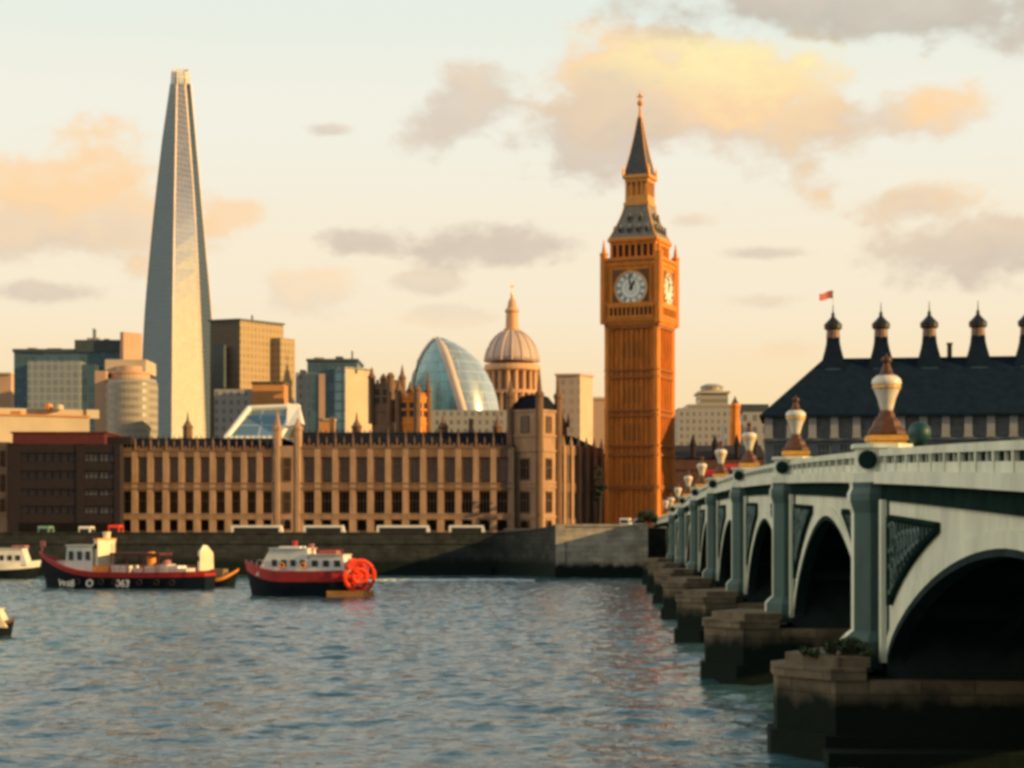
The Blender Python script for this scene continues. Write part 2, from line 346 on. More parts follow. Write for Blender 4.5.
# ------------------------------------------------------------------ ground and banks
GZ = 6.0
g = MB(); g.box(-6000, 6000, 331.5, 8000, -3, GZ); struct(g.build('ground', M['ground']))
AB0, AB1 = PX(556, 314), PX(648, 314); WX = PX(492, 330)
wl = MB()
wl.prism([(-600, 330), (WX, 330), (WX, 331.6), (-600, 331.6)], -3, 7.5)
wl.box(-600, WX, 329.85, 331.75, 7.5, 7.72)
wl.box(-600, WX, 329.8, 330.2, 5.6, 5.9)
wl.box(-600, WX, 329.3, 330.1, -3, 1.6)
o = wl.build('embankment_wall', M['quay']); tag(o, 'long dark stone embankment wall with a wet weedy foot behind the boats', 'embankment wall')
arc = [(WX+(AB0-WX)*q/10, 330-16*(q/10)**2.2) for q in range(11)]
ww = MB()
for q in range(10):
    (xa, ya), (xb, yb) = arc[q], arc[q+1]; za, zb = 7.5+1.25*(q/10)**2, 7.5+1.25*((q+1)/10)**2
    for e, z0, za_, zb_ in ((0, -3, za, zb), (.18, None, za+.22, zb+.22), (.3, -3, 1.7, 1.7)):
        ba, bb = (za, zb) if z0 is None else (z0, z0)
        ww.loft([[(xa, ya-e, ba), (xa, 331.6, ba), (xa, 331.6, za_), (xa, ya-e, za_)], [(xb, yb-e, bb), (xb, 331.6, bb), (xb, 331.6, zb_), (xb, yb-e, zb_)]])
o = ww.build('wing_wall', M['quay']); tag(o, 'dark curved wing wall sweeping from the quay up to the pale abutment block', 'wing wall')
ab = MB()
ab.box(AB0, AB1, 314, 331.5, -3, 8.75); ab.box(AB0-.1, AB1+.2, 313.75, 331.55, 8.75, 9.15); ab.box(AB0-.2, AB1+.3, 313.3, 331.4, -3, 1.7)
ab.box(AB0-.05, AB0+1.5, 313.7, 314.2, 1.7, 8.75); ab.box(AB1-1.5, AB1-.02, 313.7, 314.2, 1.7, 8.75)
o = ab.build('bridge_abutment', M['abut']); tag(o, 'pale stone abutment block at the far end of the bridge below the clock tower', 'abutment')
wr = MB(); wr.box(AB1, 600, 329.8, 331.6, -3, 8.2); wr.box(AB1, 600, 329.6, 331.8, 8.2, 8.5)
o = wr.build('embankment_wall', M['quay']); tag(o, 'dark river wall passing under the green bridge at the far bank', 'embankment wall')
pl = MB(); pl.box(WX+2, 160, 331.6, 398, GZ-.5, 8.2); struct(pl.build('road', M['asphalt']))
# foam line of a wake under the quay
wk = MB()
for i in range(46):
    x = PX(372, 296)+i*(PX(532, 296)-PX(372, 296))/45; w_ = .9*math.sin(math.pi*(i+.5)/46)**.5*random.uniform(.5, 1.1); y = 296+1.2*math.sin(i*.22)+random.uniform(-.3, .3)
    wk.box(x-.42, x+.42, y-w_*2.2, y+w_*2.2, -.1, .27+random.uniform(0, .06))
o = wk.build('wake_foam', M['foam']); tag(o, kind='stuff')

# ------------------------------------------------------------------ clock tower
def clock_tower():
    Y0 = 415.0; cx = PX(640, Y0)
    root = thing('clock_tower', 'tall orange gothic clock tower with pointed grey spire', 'clock tower', (cx, Y0, GZ), R(-21.6))
    z = lambda py: PZ(py, Y0)-GZ
    def four(fn):
        for k in range(4): fn(Matrix.Rotation(k*math.pi/2, 4, 'Z'), k)
    def rotated(mb_src, Mx, dst):
        dst.add([tuple(Mx @ Vector(p)) for p in mb_src.v], mb_src.f)
    sh = MB(); sh.cbox(0, 0, 5.62, 5.62, 0, z(322))
    bands = [(490, 486), (457, 446), (418, 411), (380, 371), (331, 327)]
    for a, b in bands:
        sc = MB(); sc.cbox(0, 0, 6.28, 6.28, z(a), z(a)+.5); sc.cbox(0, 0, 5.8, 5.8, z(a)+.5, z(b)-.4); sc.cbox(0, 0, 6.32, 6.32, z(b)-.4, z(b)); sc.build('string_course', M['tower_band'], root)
    one = MB()
    for i in range(17):
        x = -4.62+9.24*i/16; w_ = .17 if i % 4 == 0 else (.12 if i % 2 == 0 else .07)
        one.box(x-w_, x+w_, -6.05 if i % 4 == 0 else (-5.96 if i % 2 == 0 else -5.82), -5.5, .5, z(331))
    one.box(-5.8, 5.8, -6.6, -5.7, 0, 2.0)
    four(lambda Mx, k: rotated(one, Mx, sh))
    for sx in (-1, 1):
        for sy in (-1, 1): sh.lathe([(.78, 0), (.78, z(330))], 8, (5.66*sx, 5.66*sy), R(22.5))
    sh.sqs([(6.05, z(330)), (6.35, z(327)), (6.9, z(323)), (6.9, z(321.5))])
    sh.build('shaft', M['tower'], root)
    slit = MB(); slit.box(-.24, .24, -.06, .1, 0, 3.4)
    slit.add([(-.24, -.06, 3.4), (.24, -.06, 3.4), (0, -.06, 4.1), (-.24, .1, 3.4), (.24, .1, 3.4), (0, .1, 4.1)], [(0,1,2),(3,5,4),(0,2,5,3),(1,4,5,2)])
    proto = None
    for k in range(4):
        for (a, b) in ((482, 462), (443, 422), (408, 384), (367, 335)):
            for xx in (-1.73, -.58, .58, 1.73):
                v = Matrix.Rotation(k*math.pi/2, 4, 'Z') @ Vector((xx, -5.65, (z(a)+z(b))/2-2.0))
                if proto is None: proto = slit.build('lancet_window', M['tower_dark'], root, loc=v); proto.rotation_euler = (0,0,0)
                else:
                    c = proto.copy(); COL.objects.link(c); c.parent = root; c.location = v; c.rotation_euler = (0,0,k*math.pi/2)
    # clock stage
    cs = MB(); h = 6.52
    cs.cbox(0, 0, h, h, z(321.5), z(262))
    cs.cbox(0, 0, 6.9, 6.9, z(308), z(305.5)); cs.cbox(0, 0, 6.95, 6.95, z(264), z(261)); cs.cbox(0, 0, 6.76, 6.76, z(269), z(267))
    for sx in (-1, 1):
        for sy in (-1, 1):
            cs.lathe([(.85, z(326)), (.85, z(258)), (.95, z(258)), (.95, z(256)), (.5, z(255)), (.05, z(242))], 8, (6.38*sx, 6.38*sy), R(22.5))
    one = MB()
    for i in range(2):
        s_ = -1 if i == 0 else 1
        one.box(s_*4.55-.25, s_*4.55+.25, -6.78, -6.3, z(305), z(269))
        one.box(s_*5.2-.12, s_*5.2+.12, -6.66, -6.3, z(305), z(269))
    four(lambda Mx, k: rotated(one, Mx, cs))
    cs.build('clock_stage', M['tower'], root)
    bal = MB()
    one = MB()
    for i in range(11):
        x = -5+10*i/10; one.box(x-.18, x+.18, -6.88, -6.36, z(320), z(309.5))
    one.box(-5.4, 5.4, -6.95, -6.36, z(310.5), z(308)); one.box(-5.4, 5.4, -6.95, -6.36, z(321), z(318.5))
    four(lambda Mx, k: rotated(one, Mx, bal)); bal.cur = 1
    one = MB(); one.box(-5.2, 5.2, -6.6, -6.5, z(318.4), z(310.6)); four(lambda Mx, k: rotated(one, Mx, bal))
    bal.build('balustrade', [M['tower'], M['opening']], root)
    # clock faces
    rad = 3.6; zc = z(291.5)
    def disc(mb, r0, r1, y, y1, n=40):
        vs = []
        for yy in (y, y1):
            for rr in (r0, r1):
                vs += [(rr*math.cos(2*math.pi*i/n), yy, rr*math.sin(2*math.pi*i/n)) for i in range(n)]
        fs = []
        for i in range(n):
            j = (i+1) % n
            fs += [(i, j, n+j, n+i), (2*n+i, 3*n+i, 3*n+j, 2*n+j), (n+i, n+j, 3*n+j, 3*n+i), (i, 2*n+i, 2*n+j, j)]
        mb.add(vs, fs)
    def clock(k):
        d = MB(); disc(d, .02, rad, -.10, 0); f = d.build('clock_face', M['opal'], root)
        fr = MB(); disc(fr, rad, rad+.32, -.28, 0); fr.build('dial_ring', M['tower_gold'], f)
        nm = MB()
        for i in range(12):
            a = math.pi/2-i*math.pi/6; u = Vector((math.cos(a), 0, math.sin(a))); w_ = Vector((-math.sin(a), 0, math.cos(a)))
            cnt = (4, 1, 2, 3, 3, 2, 2, 3, 4, 3, 2, 3)[i]        # strokes of the roman numerals
            for q in range(cnt):
                o_ = (q-(cnt-1)/2)*.22
                p = [u*r_+w_*(o_+s_*.055) for r_, s_ in ((2.42, -1), (3.18, -1), (3.18, 1), (2.42, 1))]
                nm.add([(a_.x, -.16, a_.z) for a_ in p]+[(a_.x, -.10, a_.z) for a_ in p], [(0,1,2,3),(4,7,6,5),(0,4,5,1),(1,5,6,2),(2,6,7,3),(3,7,4,0)])
        disc(nm, 2.22, 2.32, -.15, -.09, 36); disc(nm, 3.28, 3.36, -.15, -.09, 36); disc(nm, .02, .45, -.15, -.09, 18); disc(nm, 1.2, 1.25, -.14, -.09, 24)
        nm.build('numeral_ring', M['black'], f)
        for nme, ang, ln, wd in (('hour_hand', 62, 2.0, .26), ('minute_hand', 100, 3.0, .17)):
            hd = MB(); a = R(ang); u = Vector((math.cos(a), 0, math.sin(a))); w_ = Vector((-math.sin(a), 0, math.cos(a)))
            p = [-u*.6-w_*wd*.7, u*ln*.8-w_*wd, u*ln, u*ln*.8+w_*wd, -u*.6+w_*wd*.7]
            y_ = -.24 if nme == 'minute_hand' else -.2
            hd.loft([[(q.x, y_, q.z) for q in p], [(q.x, y_+.05, q.z) for q in p]]); hd.build(nme, M['black'], f)
        sp = MB()
        for sx in (-1, 1):
            for sz in (-1, 1):
                pts = [(sx*4.15, sz*4.15)]+[(sx*4.05*math.cos(t), sz*4.05*math.sin(t)) for t in [R(6+78*i/8) for i in range(9)]]
                sp.loft([[(x, -.12, zz) for x, zz in pts], [(x, .02, zz) for x, zz in pts]])
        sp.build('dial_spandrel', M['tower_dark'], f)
        v = Matrix.Rotation(k*math.pi/2, 4, 'Z') @ Vector((0, -6.57, zc)); f.location = v; f.rotation_euler = (0, 0, k*math.pi/2)
        return f
    f0 = clock(0)
    for k in (1, 2, 3): copy_tree(f0, root, Matrix.Rotation(k*math.pi/2, 4, 'Z') @ Vector((0, -6.57, zc)), k*math.pi/2)
    # belfry
    be = MB(); hb = 5.35
    be.cbox(0, 0, 4.7, 4.7, z(261), z(243)); be.cbox(0, 0, hb, hb, z(261), z(259.4)); be.cbox(0, 0, hb, hb, z(247.5), z(244.5)); be.cbox(0, 0, 5.75, 5.75, z(244.5), z(242))
    one = MB()
    for i in range(8):
        x = -5.0+10*i/7; one.box(x-.26, x+.26, -5.3, -4.6, z(259.4), z(247.5))
    four(lambda Mx, k: rotated(one, Mx, be)); be.build('belfry', M['tower'], root)
    bo = MB(); bo.box(-.45, .45, 0, .06, 0, z(248)-z(259))
    pr = None
    for k in range(4):
        for i in range(7):
            v = Matrix.Rotation(k*math.pi/2, 4, 'Z') @ Vector((-5+10*(i+.5)/7, -4.78, z(259.2)))
            if pr is None: pr = bo.build('belfry_opening', M['opening'], root, loc=v)
            else: c = pr.copy(); COL.objects.link(c); c.parent = root; c.location = v; c.rotation_euler = (0,0,k*math.pi/2)
    # lower roof
    ro = MB(); prof = []
    for i in range(9):
        t = i/8; prof.append((5.55-(5.55-2.75)*(1-(1-t)**1.35), z(242)+(z(207)-z(242))*t))
    ro.sqs(prof)
    ro.build('lower_roof', M['slate'], root)
    ed = MB()
    for sx in (-1, 1):
        for sy in (-1, 1): ed.tube([(sx*h_, sy*h_, zz) for h_, zz in prof], .2, 6)
    ed.sqs([(5.7, z(242)), (5.7, z(240.5))]); ed.build('roof_ridge', M['tower_gold'], root)
    dm = MB(); dm.box(-.5, .5, -.55, .5, 0, 1.0); dm.add([(-.62, -.6, 1.0), (.62, -.6, 1.0), (0, -.6, 1.9), (-.62, .6, 1.0), (.62, .6, 1.0), (0, .6, 1.9)], [(0,1,2),(3,5,4),(0,2,5,3),(1,4,5,2),(0,3,4,1)])
    dm.cur = 1; dm.box(-.34, .34, -.6, -.5, .15, 1.0)
    pr = None
    for k in range(4):
        for (py, xs) in ((233, (-3.1, -1.05, 1.05, 3.1)), (221, (-1.3, 1.3))):
            t = (242-py)/(242-207); hh = 5.55-(5.55-2.75)*(1-(1-t)**1.35)
            for x in xs:
                v = Matrix.Rotation(k*math.pi/2, 4, 'Z') @ Vector((x, -hh+.1, z(py)-.6))
                if pr is None: pr = dm.build('dormer', [M['slate'], M['opening']], root, loc=v)
                else: c = pr.copy(); COL.objects.link(c); c.parent = root; c.location = v; c.rotation_euler = (0,0,k*math.pi/2)
    # lantern
    la = MB(); la.cbox(0, 0, 2.95, 2.95, z(207), z(204)); la.cbox(0, 0, 1.7, 1.7, z(204), z(182))
    la.cbox(0, 0, 2.65, 2.65, z(204), z(197)); la.cbox(0, 0, 2.7, 2.7, z(183.5), z(180)); la.cbox(0, 0, 3.15, 3.15, z(180), z(176.5))
    one = MB()
    for i in range(5):
        x = -2.4+4.8*i/4; one.box(x-.2, x+.2, -2.62, -2.2, z(197), z(183.5))
    four(lambda Mx, k: rotated(one, Mx, la)); la.build('lantern', M['tower_gold'], root)
    sp = MB(); prof = [(2.95, z(176.5)), (2.5, z(170)), (1.75, z(155)), (.95, z(135)), (.35, z(117))]
    sp.sqs(prof); sp.build('spire', M['spire_slate'], root)
    se = MB()
    for sx in (-1, 1):
        for sy in (-1, 1):
            se.tube([(sx*h_, sy*h_, zz) for h_, zz in prof], .14, 6); se.lathe([(.25, z(178)), (.25, z(172)), (.03, z(166))], 6, (sx*2.95, sy*2.95))
    se.build('spire_rib', M['tower_gold'], root)
    fi = MB(); fi.lathe([(.45, z(118)), (.3, z(112)), (.22, z(106)), (.55, z(105)), (.7, z(103)), (.55, z(101)), (.2, z(100)), (.18, z(97)), (.42, z(96)), (.42, z(94.6)), (.1, z(94)), (.06, z(90))], 10)
    fi.box(-.7, .7, -.09, .09, z(97.4), z(96.4)); fi.box(-.09, .09, -.7, .7, z(97.4), z(96.4))
    fi.build('finial', M['tower_gold'], root)
clock_tower()

# ------------------------------------------------------------------ riverside palace
def gothic_window(w_, h_, arched, pane, frame, root=None):
    """a recessed window with mullions; arched gets a round head filled with stone"""
    fm = MB(); t = .13
    fm.box(-w_/2, -w_/2+t, -.12, .12, 0, h_); fm.box(w_/2-t, w_/2, -.12, .12, 0, h_); fm.box(-w_/2+t, w_/2-t, -.12, .12, 0, t*1.5)
    if arched:
        r = w_/2-t; c = h_-r-.1; pts = [(-r, h_), (-r, c)]+[(r*math.cos(R(180-180*i/10)), c+r*math.sin(R(180-180*i/10))) for i in range(1, 10)]+[(r, c), (r, h_)]
        for i in range(1, len(pts)-2):
            a, b = pts[i], pts[i+1]
            fm.add([(a[0], -.12, a[1]), (b[0], -.12, b[1]), (b[0], -.12, h_), (a[0], -.12, h_), (a[0], .12, a[1]), (b[0], .12, b[1]), (b[0], .12, h_), (a[0], .12, h_)],
                   [(0,1,2,3),(4,7,6,5),(0,4,5,1),(3,2,6,7)])
    else:
        fm.box(-w_/2+t, w_/2-t, -.12, .12, h_-t*2.2, h_)
        for x in (-w_/6, w_/6): fm.box(x-.07, x+.07, -.1, .1, t*1.5, h_-t*2.2)
        fm.box(-w_/2+t, w_/2-t, -.09, .09, h_*.55, h_*.55+.14)
    fo = fm.build('window', frame, root)
    pn = MB(); pn.box(-w_/2+.05, w_/2-.05, .04, .1, .05, h_-.05); pn.build('pane', pane, fo)
    return fo
def palace():
    Y = 400.0; ox = PX(315, Y); root = thing('riverside_palace', 'long brown gothic riverside palace with rows of tall windows and dark roof', 'palace', (ox, Y, GZ))
    def X(px): return PX(px, Y)-ox
    def Zp(py): return PZ(py, Y)-GZ
    body = MB()
    x0, x1, x2, x3 = X(119), X(275), X(300), X(511)
    body.box(x0, x3, 1.0, 34, 0, Zp(452))
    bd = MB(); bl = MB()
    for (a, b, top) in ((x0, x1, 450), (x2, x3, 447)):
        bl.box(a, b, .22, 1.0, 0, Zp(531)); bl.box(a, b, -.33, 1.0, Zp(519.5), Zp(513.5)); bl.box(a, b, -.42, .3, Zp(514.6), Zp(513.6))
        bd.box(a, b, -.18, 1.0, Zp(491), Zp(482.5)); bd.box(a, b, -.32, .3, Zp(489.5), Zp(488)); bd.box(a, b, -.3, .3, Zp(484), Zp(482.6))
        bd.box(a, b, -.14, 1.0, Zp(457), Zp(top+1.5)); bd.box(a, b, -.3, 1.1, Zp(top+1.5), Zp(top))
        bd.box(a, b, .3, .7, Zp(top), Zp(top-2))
    body.build('wall', M['palace_dk'], root); bd.build('string_course', M['palace_dk'], root); bl.build('arcade_band', M['palace_mid'], root)  # string courses are coloured dark in place of a band of shadow
    rf = MB()
    for (a, b, t0, t1) in ((x0, x1+1, 450, 437), (x2-1, x3+2, 447, 431)):
        rf.add([(a, 1.3, Zp(t0)), (b, 1.3, Zp(t0)), (b, 5.5, Zp(t1)), (a, 5.5, Zp(t1)), (a, 30, Zp(t1)), (b, 30, Zp(t1)), (a, 34, Zp(t0)), (b, 34, Zp(t0))],
               [(0,1,2,3),(3,2,5,4),(4,5,7,6),(0,3,4,6),(1,7,5,2),(0,6,7,1)])
        n = int((b-a)/1.2)
        for i in range(n): rf.box(a+i*1.2, a+i*1.2+.12, 5.4, 5.7, Zp(t1), Zp(t1)+.6)
    rf.build('roof', M['proof'], root)
    # bays
    def buttress(top, pin):
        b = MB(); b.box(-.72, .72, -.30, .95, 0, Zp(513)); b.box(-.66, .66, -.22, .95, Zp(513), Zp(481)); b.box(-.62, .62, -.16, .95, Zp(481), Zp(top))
        b.cur = 1; b.lathe([(.26, Zp(top)), (.26, Zp(top)+1.5), (.34, Zp(top)+1.6), (.2, Zp(top)+1.9), (.03, Zp(pin))], 8, (0, .35)); return b  # pinnacles get the dark stone, as if out of the sun
    protos = {}
    def bays(a, b, n, key, top, pin):
        if key not in protos:
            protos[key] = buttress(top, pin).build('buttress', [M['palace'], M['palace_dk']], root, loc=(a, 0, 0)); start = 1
        for i in range(1, n+1):
            c = protos[key].copy(); COL.objects.link(c); c.parent = root; c.location = (a+(b-a)*i/n, 0, 0)
        wbay = (b-a)/n
        rows = ((531, 519.5, True, M['pane_dk']), (513.5, 491, False, M['pane_dk']), (481.5, 457, False, M['pane_up']))
        for r, (p0, p1, ar, pane) in enumerate(rows):
            pr = None
            for i in range(n):
                loc = (a+wbay*(i+.5), .55, Zp(p0))
                if pr is None: pr = gothic_window(wbay-1.5, Zp(p1)-Zp(p0), ar, pane, M['palace_dk'], root); pr.location = loc
                else: copy_tree(pr, root, loc)
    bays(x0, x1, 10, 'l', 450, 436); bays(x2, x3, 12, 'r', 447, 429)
    # stair turret between the two ranges
    tu = MB(); cxx = (x1+x2)/2
    tu.box(x1+.3, x2-.3, -.3, 4, 0, Zp(446)); 
    for s_ in (x1+.5, x2-.5): tu.lathe([(.95, 0), (.95, Zp(430)), (1.15, Zp(430)), (1.15, Zp(427)), (.7, Zp(425)), (.05, Zp(409 if s_ < cxx else 417))], 8, (s_, .4), R(22.5))
    tu.build('turret', M['palace'], root)
    for (p0, p1) in ((513.5, 491), (481.5, 457)):
        w_ = gothic_window(1.7, Zp(p1)-Zp(p0), False, M['pane_dk'], M['palace_dk'], root); w_.location = (cxx, -.36, Zp(p0))
    ar = gothic_window(1.7, Zp(519)-Zp(530), True, M['pane_dk'], M['palace_dk'], root); ar.location = (cxx, -.36, Zp(530))
    cre = MB(); cre.box(-.22, .22, -.2, .2, 0, .4); fin = MB(); fin.lathe([(.13, 0), (.13, .7), (.2, .8), (.03, 1.9)], 6); pc = None; pf = None
    for (a, b, n, top) in ((x0, x1, 10, 450), (x2, x3, 12, 447)):
        for i in range(n):
            xm = a+(b-a)*(i+.5)/n
            if pf is None: pf = fin.build('finial', M['palace_dk'], root, loc=(xm, .5, Zp(top-2)))
            else: q = pf.copy(); COL.objects.link(q); q.parent = root; q.location = (xm, .5, Zp(top-2))
            for o_ in (-.27, .27):
                if pc is None: pc = cre.build('merlon', M['palace_dk'], root, loc=(xm+o_*(b-a)/n, .5, Zp(top-2)))
                else: q = pc.copy(); COL.objects.link(q); q.parent = root; q.location = (xm+o_*(b-a)/n, .5, Zp(top-2))
    vt = MB(); vt.lathe([(1.1, Zp(436)), (1.1, Zp(425)), (1.35, Zp(424.5)), (.8, Zp(421)), (.3, Zp(417)), (.04, Zp(408))], 8); pv = None
    for px_ in (178, 352, 441, 497):
        if pv is None: pv = vt.build('roof_turret', M['palace_dk'], root, loc=(X(px_), 12, 0))
        else: q = pv.copy(); COL.objects.link(q); q.parent = root; q.location = (X(px_), 12, 0)
    for px_, h_ in ((328, 418), (470, 420), (390, 424)): ch = MB(); ch.cbox(X(px_), 9, .5, .5, Zp(432), Zp(h_)+.8); ch.build('chimney', M['palace_dk'], root)
palace()

def corner_pavilion():
    Y = 401.0; rz = R(-34); cx = PX(534.5, Y); s = 3.75
    root = thing('corner_pavilion', 'square turreted pavilion at the palace corner with pinnacles on its dark roof', 'palace pavilion', (cx, Y+2.2, GZ), rz)
    z = lambda py: PZ(py, Y)-GZ
    b = MB(); b.cbox(0, 0, s-.1, s-.1, 0, z(412)); 
    for py in (518, 488, 484, 452, 437, 412): b.cbox(0, 0, s+.14, s+.14, z(py), z(py)+.5)
    b.build('wall', M['palace'], root)
    for sx in (-1, 1):
        for sy in (-1, 1):
            if sx == -1 and sy == 1: continue
            t = MB(); tp = {(-1,-1): 377, (1,-1): 369, (1,1): 374}[(sx, sy)]
            t.lathe([(.85, 0), (.85, z(452)), (1.0, z(452)), (.85, z(449)), (.85, z(398)), (1.05, z(397)), (1.05, z(394)), (.6, z(392)), (.06, z(tp))], 8, (s*sx, s*sy), R(22.5))
            t.build('turret', M['palace_dk'], root)
    r = MB(); r.sqs([(s-.3, z(411)), (s-.55, z(404)), (s-1.6, z(396)), (.9, z(394))]); r.build('roof', M['proof'], root)
    for k in (0, 1):
        for (p0, p1, w_, ar) in ((529, 520, 2.2, True), (513, 491, 2.3, False), (480, 458, 2.3, False), (433, 416, 2.0, False)):
            w = gothic_window(w_, z(p1)-z(p0), ar, M['pane_dk'] if p0 > 470 else M['pane_up'], M['palace_dk'], root)
            w.location = Matrix.Rotation(k*math.pi/2, 4, 'Z') @ Vector((0, -s-.06, z(p0))); w.rotation_euler = (0, 0, k*math.pi/2)
corner_pavilion()

def palace_wing():
    A = Vector((PX(555, 404), 404)); B = Vector((PX(603, 424), 424)); d = (B-A); L = d.length
    root = thing('palace_wing', 'short brown palace wing receding between the corner pavilion and clock tower', 'palace wing', (A.x, A.y, GZ), math.atan2(d.y, d.x))
    z = lambda py: PZ(py, 414)-GZ
    b = MB(); b.box(0, L, .6, 16, 0, z(448)); b.build('wall', M['palace'], root)
    for a_, b_ in ((530, 519), (492, 484), (455, 446)): c = MB(); c.box(0, L, .1, .6, z(a_), z(b_)); c.build('string_course', M['palace_dk'], root)
    n = 6; bt = MB(); bt.box(-.45, .45, -.25, .6, 0, z(447)); bt.lathe([(.4, z(447)), (.4, z(444)), (.03, z(436))], 8, (0, .2))
    p = None
    for i in range(n+1):
        if p is None: p = bt.build('buttress', M['palace'], root, loc=(.5, 0, 0))
        else: q = p.copy(); COL.objects.link(q); q.parent = root; q.location = (.5+(L-1)*i/n, 0, 0)
    for (p0, p1, pane) in ((519, 492, M['pane_up']), (484, 455, M['pane_up'])):
        pr = None
        for i in range(n):
            loc = (.5+(L-1)*(i+.5)/n, .35, z(p0))
            if pr is None: pr = gothic_window((L-1)/n-.95, z(p1)-z(p0), False, pane, M['palace_dk'], root); pr.location = loc
            else: copy_tree(pr, root, loc)
    r = MB(); r.loft([[(0, .8, z(447)), (0, 15, z(447)), (0, 8, z(433))], [(L, .8, z(447)), (L, 15, z(447)), (L, 8, z(433))]]); r.build('roof', M['proof'], root)
    t = MB(); t.lathe([(1.5, z(440)), (1.5, z(424)), (1.8, z(423)), (1.2, z(420)), (.7, z(417)), (.05, z(407))], 8, (L*.6, 6)); 
    for a in range(4): t.lathe([(.35, z(426)), (.35, z(420)), (.03, z(411))], 6, (L*.6+1.7*math.cos(a*1.57+.7), 6+1.7*math.sin(a*1.57+.7)))
    t.build('roof_lantern', M['palace_dk'], root)
    k = MB(); k.box(L-.3, L+1.0, -.3, 10, 0, z(452)); k.build('link_wall', M['brick'], root)  # dark colour stands in for the shade in the gap beside the tower
palace_wing()

def gothic_tower(px0, px1, ptop, spires, Y, label, m):
    cx = PX((px0+px1)/2, Y); w_ = (px1-px0)/F*Y/1.36/2
    root = thing('gothic_tower', label, 'gothic tower', (cx, Y, GZ), R(-28), 'gothic towers behind the palace roof')
    z = lambda py: PZ(py, Y)-GZ
    b = MB(); b.cbox(0, 0, w_, w_, 0, z(ptop)); 
    for py in (ptop+2, ptop+14, ptop+28): b.cbox(0, 0, w_+.2, w_+.2, z(py), z(py)+.5)
    for i in range(5):
        x = -w_+2*w_*(i+.5)/5; b.box(x-.3, x+.3, -w_-.12, -w_+.3, z(ptop), z(ptop)+.9); b.box(w_-.3, w_+.12, x-.3, x+.3, z(ptop), z(ptop)+.9)
    b.build('wall', m, root)
    for i, (sx, sy) in enumerate(((-1,-1),(1,-1),(1,1),(-1,1))):
        t = MB(); t.lathe([(.9, z(ptop+40)), (.9, z(ptop-5)), (1.1, z(ptop-6)), (.55, z(ptop-10)), (.05, z(spires[i]))], 8, (w_*sx, w_*sy), R(22.5)); t.build('pinnacle', M['palace_dk'], root)
    op = MB(); op.box(-.7, .7, -.1, .1, 0, z(ptop+6)-z(ptop+20))
    for k in (0, 1):
        for x in (-w_*.45, w_*.45):
            o_ = op.build('window', M['opening'], root, loc=Matrix.Rotation(k*math.pi/2, 4, 'Z') @ Vector((x, -w_-.03, z(ptop+20)))); o_.rotation_euler = (0,0,k*math.pi/2)
gothic_tower(372, 402, 384, (367, 378, 364, 372), 460, 'dark brown gothic tower with pinnacles, left of its pair behind the palace roof', M['palace_dk'])
gothic_tower(399, 428, 397, (376, 388, 370, 380), 455, 'shorter orange-lit gothic tower with pinnacles before the egg-shaped glass building', M['tower'])

# ------------------------------------------------------------------ dark brick block on the left bank
def brick_block():
    Y = 396.0; cx = PX(64, Y); root = thing('brick_office', 'dark red brick office block with rows of grey windows, left of the palace', 'office building', (cx, Y, GZ))
    X = lambda px: PX(px, Y)-cx
    z = lambda py: PZ(py, Y)-GZ
    w = MB(); w.box(X(8), X(120), .6, 26, 0, z(444))
    for a, b in ((8, 20), (76, 84), (114, 120)): w.box(X(a), X(b), 0, .6, 0, z(445))
    for py0, py1 in ((530, 514), (506, 496), (489, 479), (471, 462), (453, 444)): w.box(X(20), X(76), .12, .6, z(py0), z(py1)); w.box(X(84), X(114), .12, .6, z(py0), z(py1))
    w.build('wall', M['brick'], root)
    a = MB(); a.box(X(12), X(104), .4, 25, z(444), z(433)); a.box(X(10), X(106), .2, 25.2, z(433), z(431.6)); a.build('attic', M['brick_red'], root)
    a = MB(); a.box(X(104), X(128), 3, 25, z(444), z(436)); a.build('roof_box', M['brick'], root)
    rows = ((514, 506), (496, 489), (479, 471), (462, 453))
    for (a, b, n, pane) in ((20, 76, 7, M['pane_dk']), (84, 114, 2, M['pane_grey'])):
        for (p0, p1) in rows:
            pr = None
            for i in range(n):
                ww = (X(b)-X(a))/n; loc = (X(a)+ww*(i+.5), .42, z(p0))
                if pr is None:
                    pr = gothic_window(ww-.25, z(p1)-z(p0), False, M['pane_grey'], M['brick'], root); pr.location = loc
                else: copy_tree(pr, root, loc)
    sf = MB(); sf.box(X(20), X(114), -.1, .12, 0, z(523)); sf.build('shop_front', M['pane_dk'], root)
brick_block()
def corner_house():
    Y = 398.0; cx = PX(-10, Y); root = thing('stone_house', 'sunlit tan stone house cut by the left edge beside the dark brick block', 'house', (cx, Y, GZ))
    X = lambda px: PX(px, Y)-cx
    z = lambda py: PZ(py, Y)-GZ
    b = MB(); b.box(X(-40), X(7.4), 0, 20, 0, z(442)); 
    for py in (446, 470, 495, 515): b.box(X(-40), X(7.6), -.25, .1, z(py), z(py)+.5)
    b.build('wall', M['palace'], root)
    for p0, p1 in ((512, 498), (492, 474), (467, 450)):
        pr = None
        for px_ in (2.5, -6, -15, -24):
            if pr is None: pr = gothic_window(1.1, z(p1)-z(p0), False, M['pane_dk'], M['palace_dk'], root); pr.location = (X(px_), -.08, z(p0))
            else: copy_tree(pr, root, (X(px_), -.08, z(p0)))
corner_house()

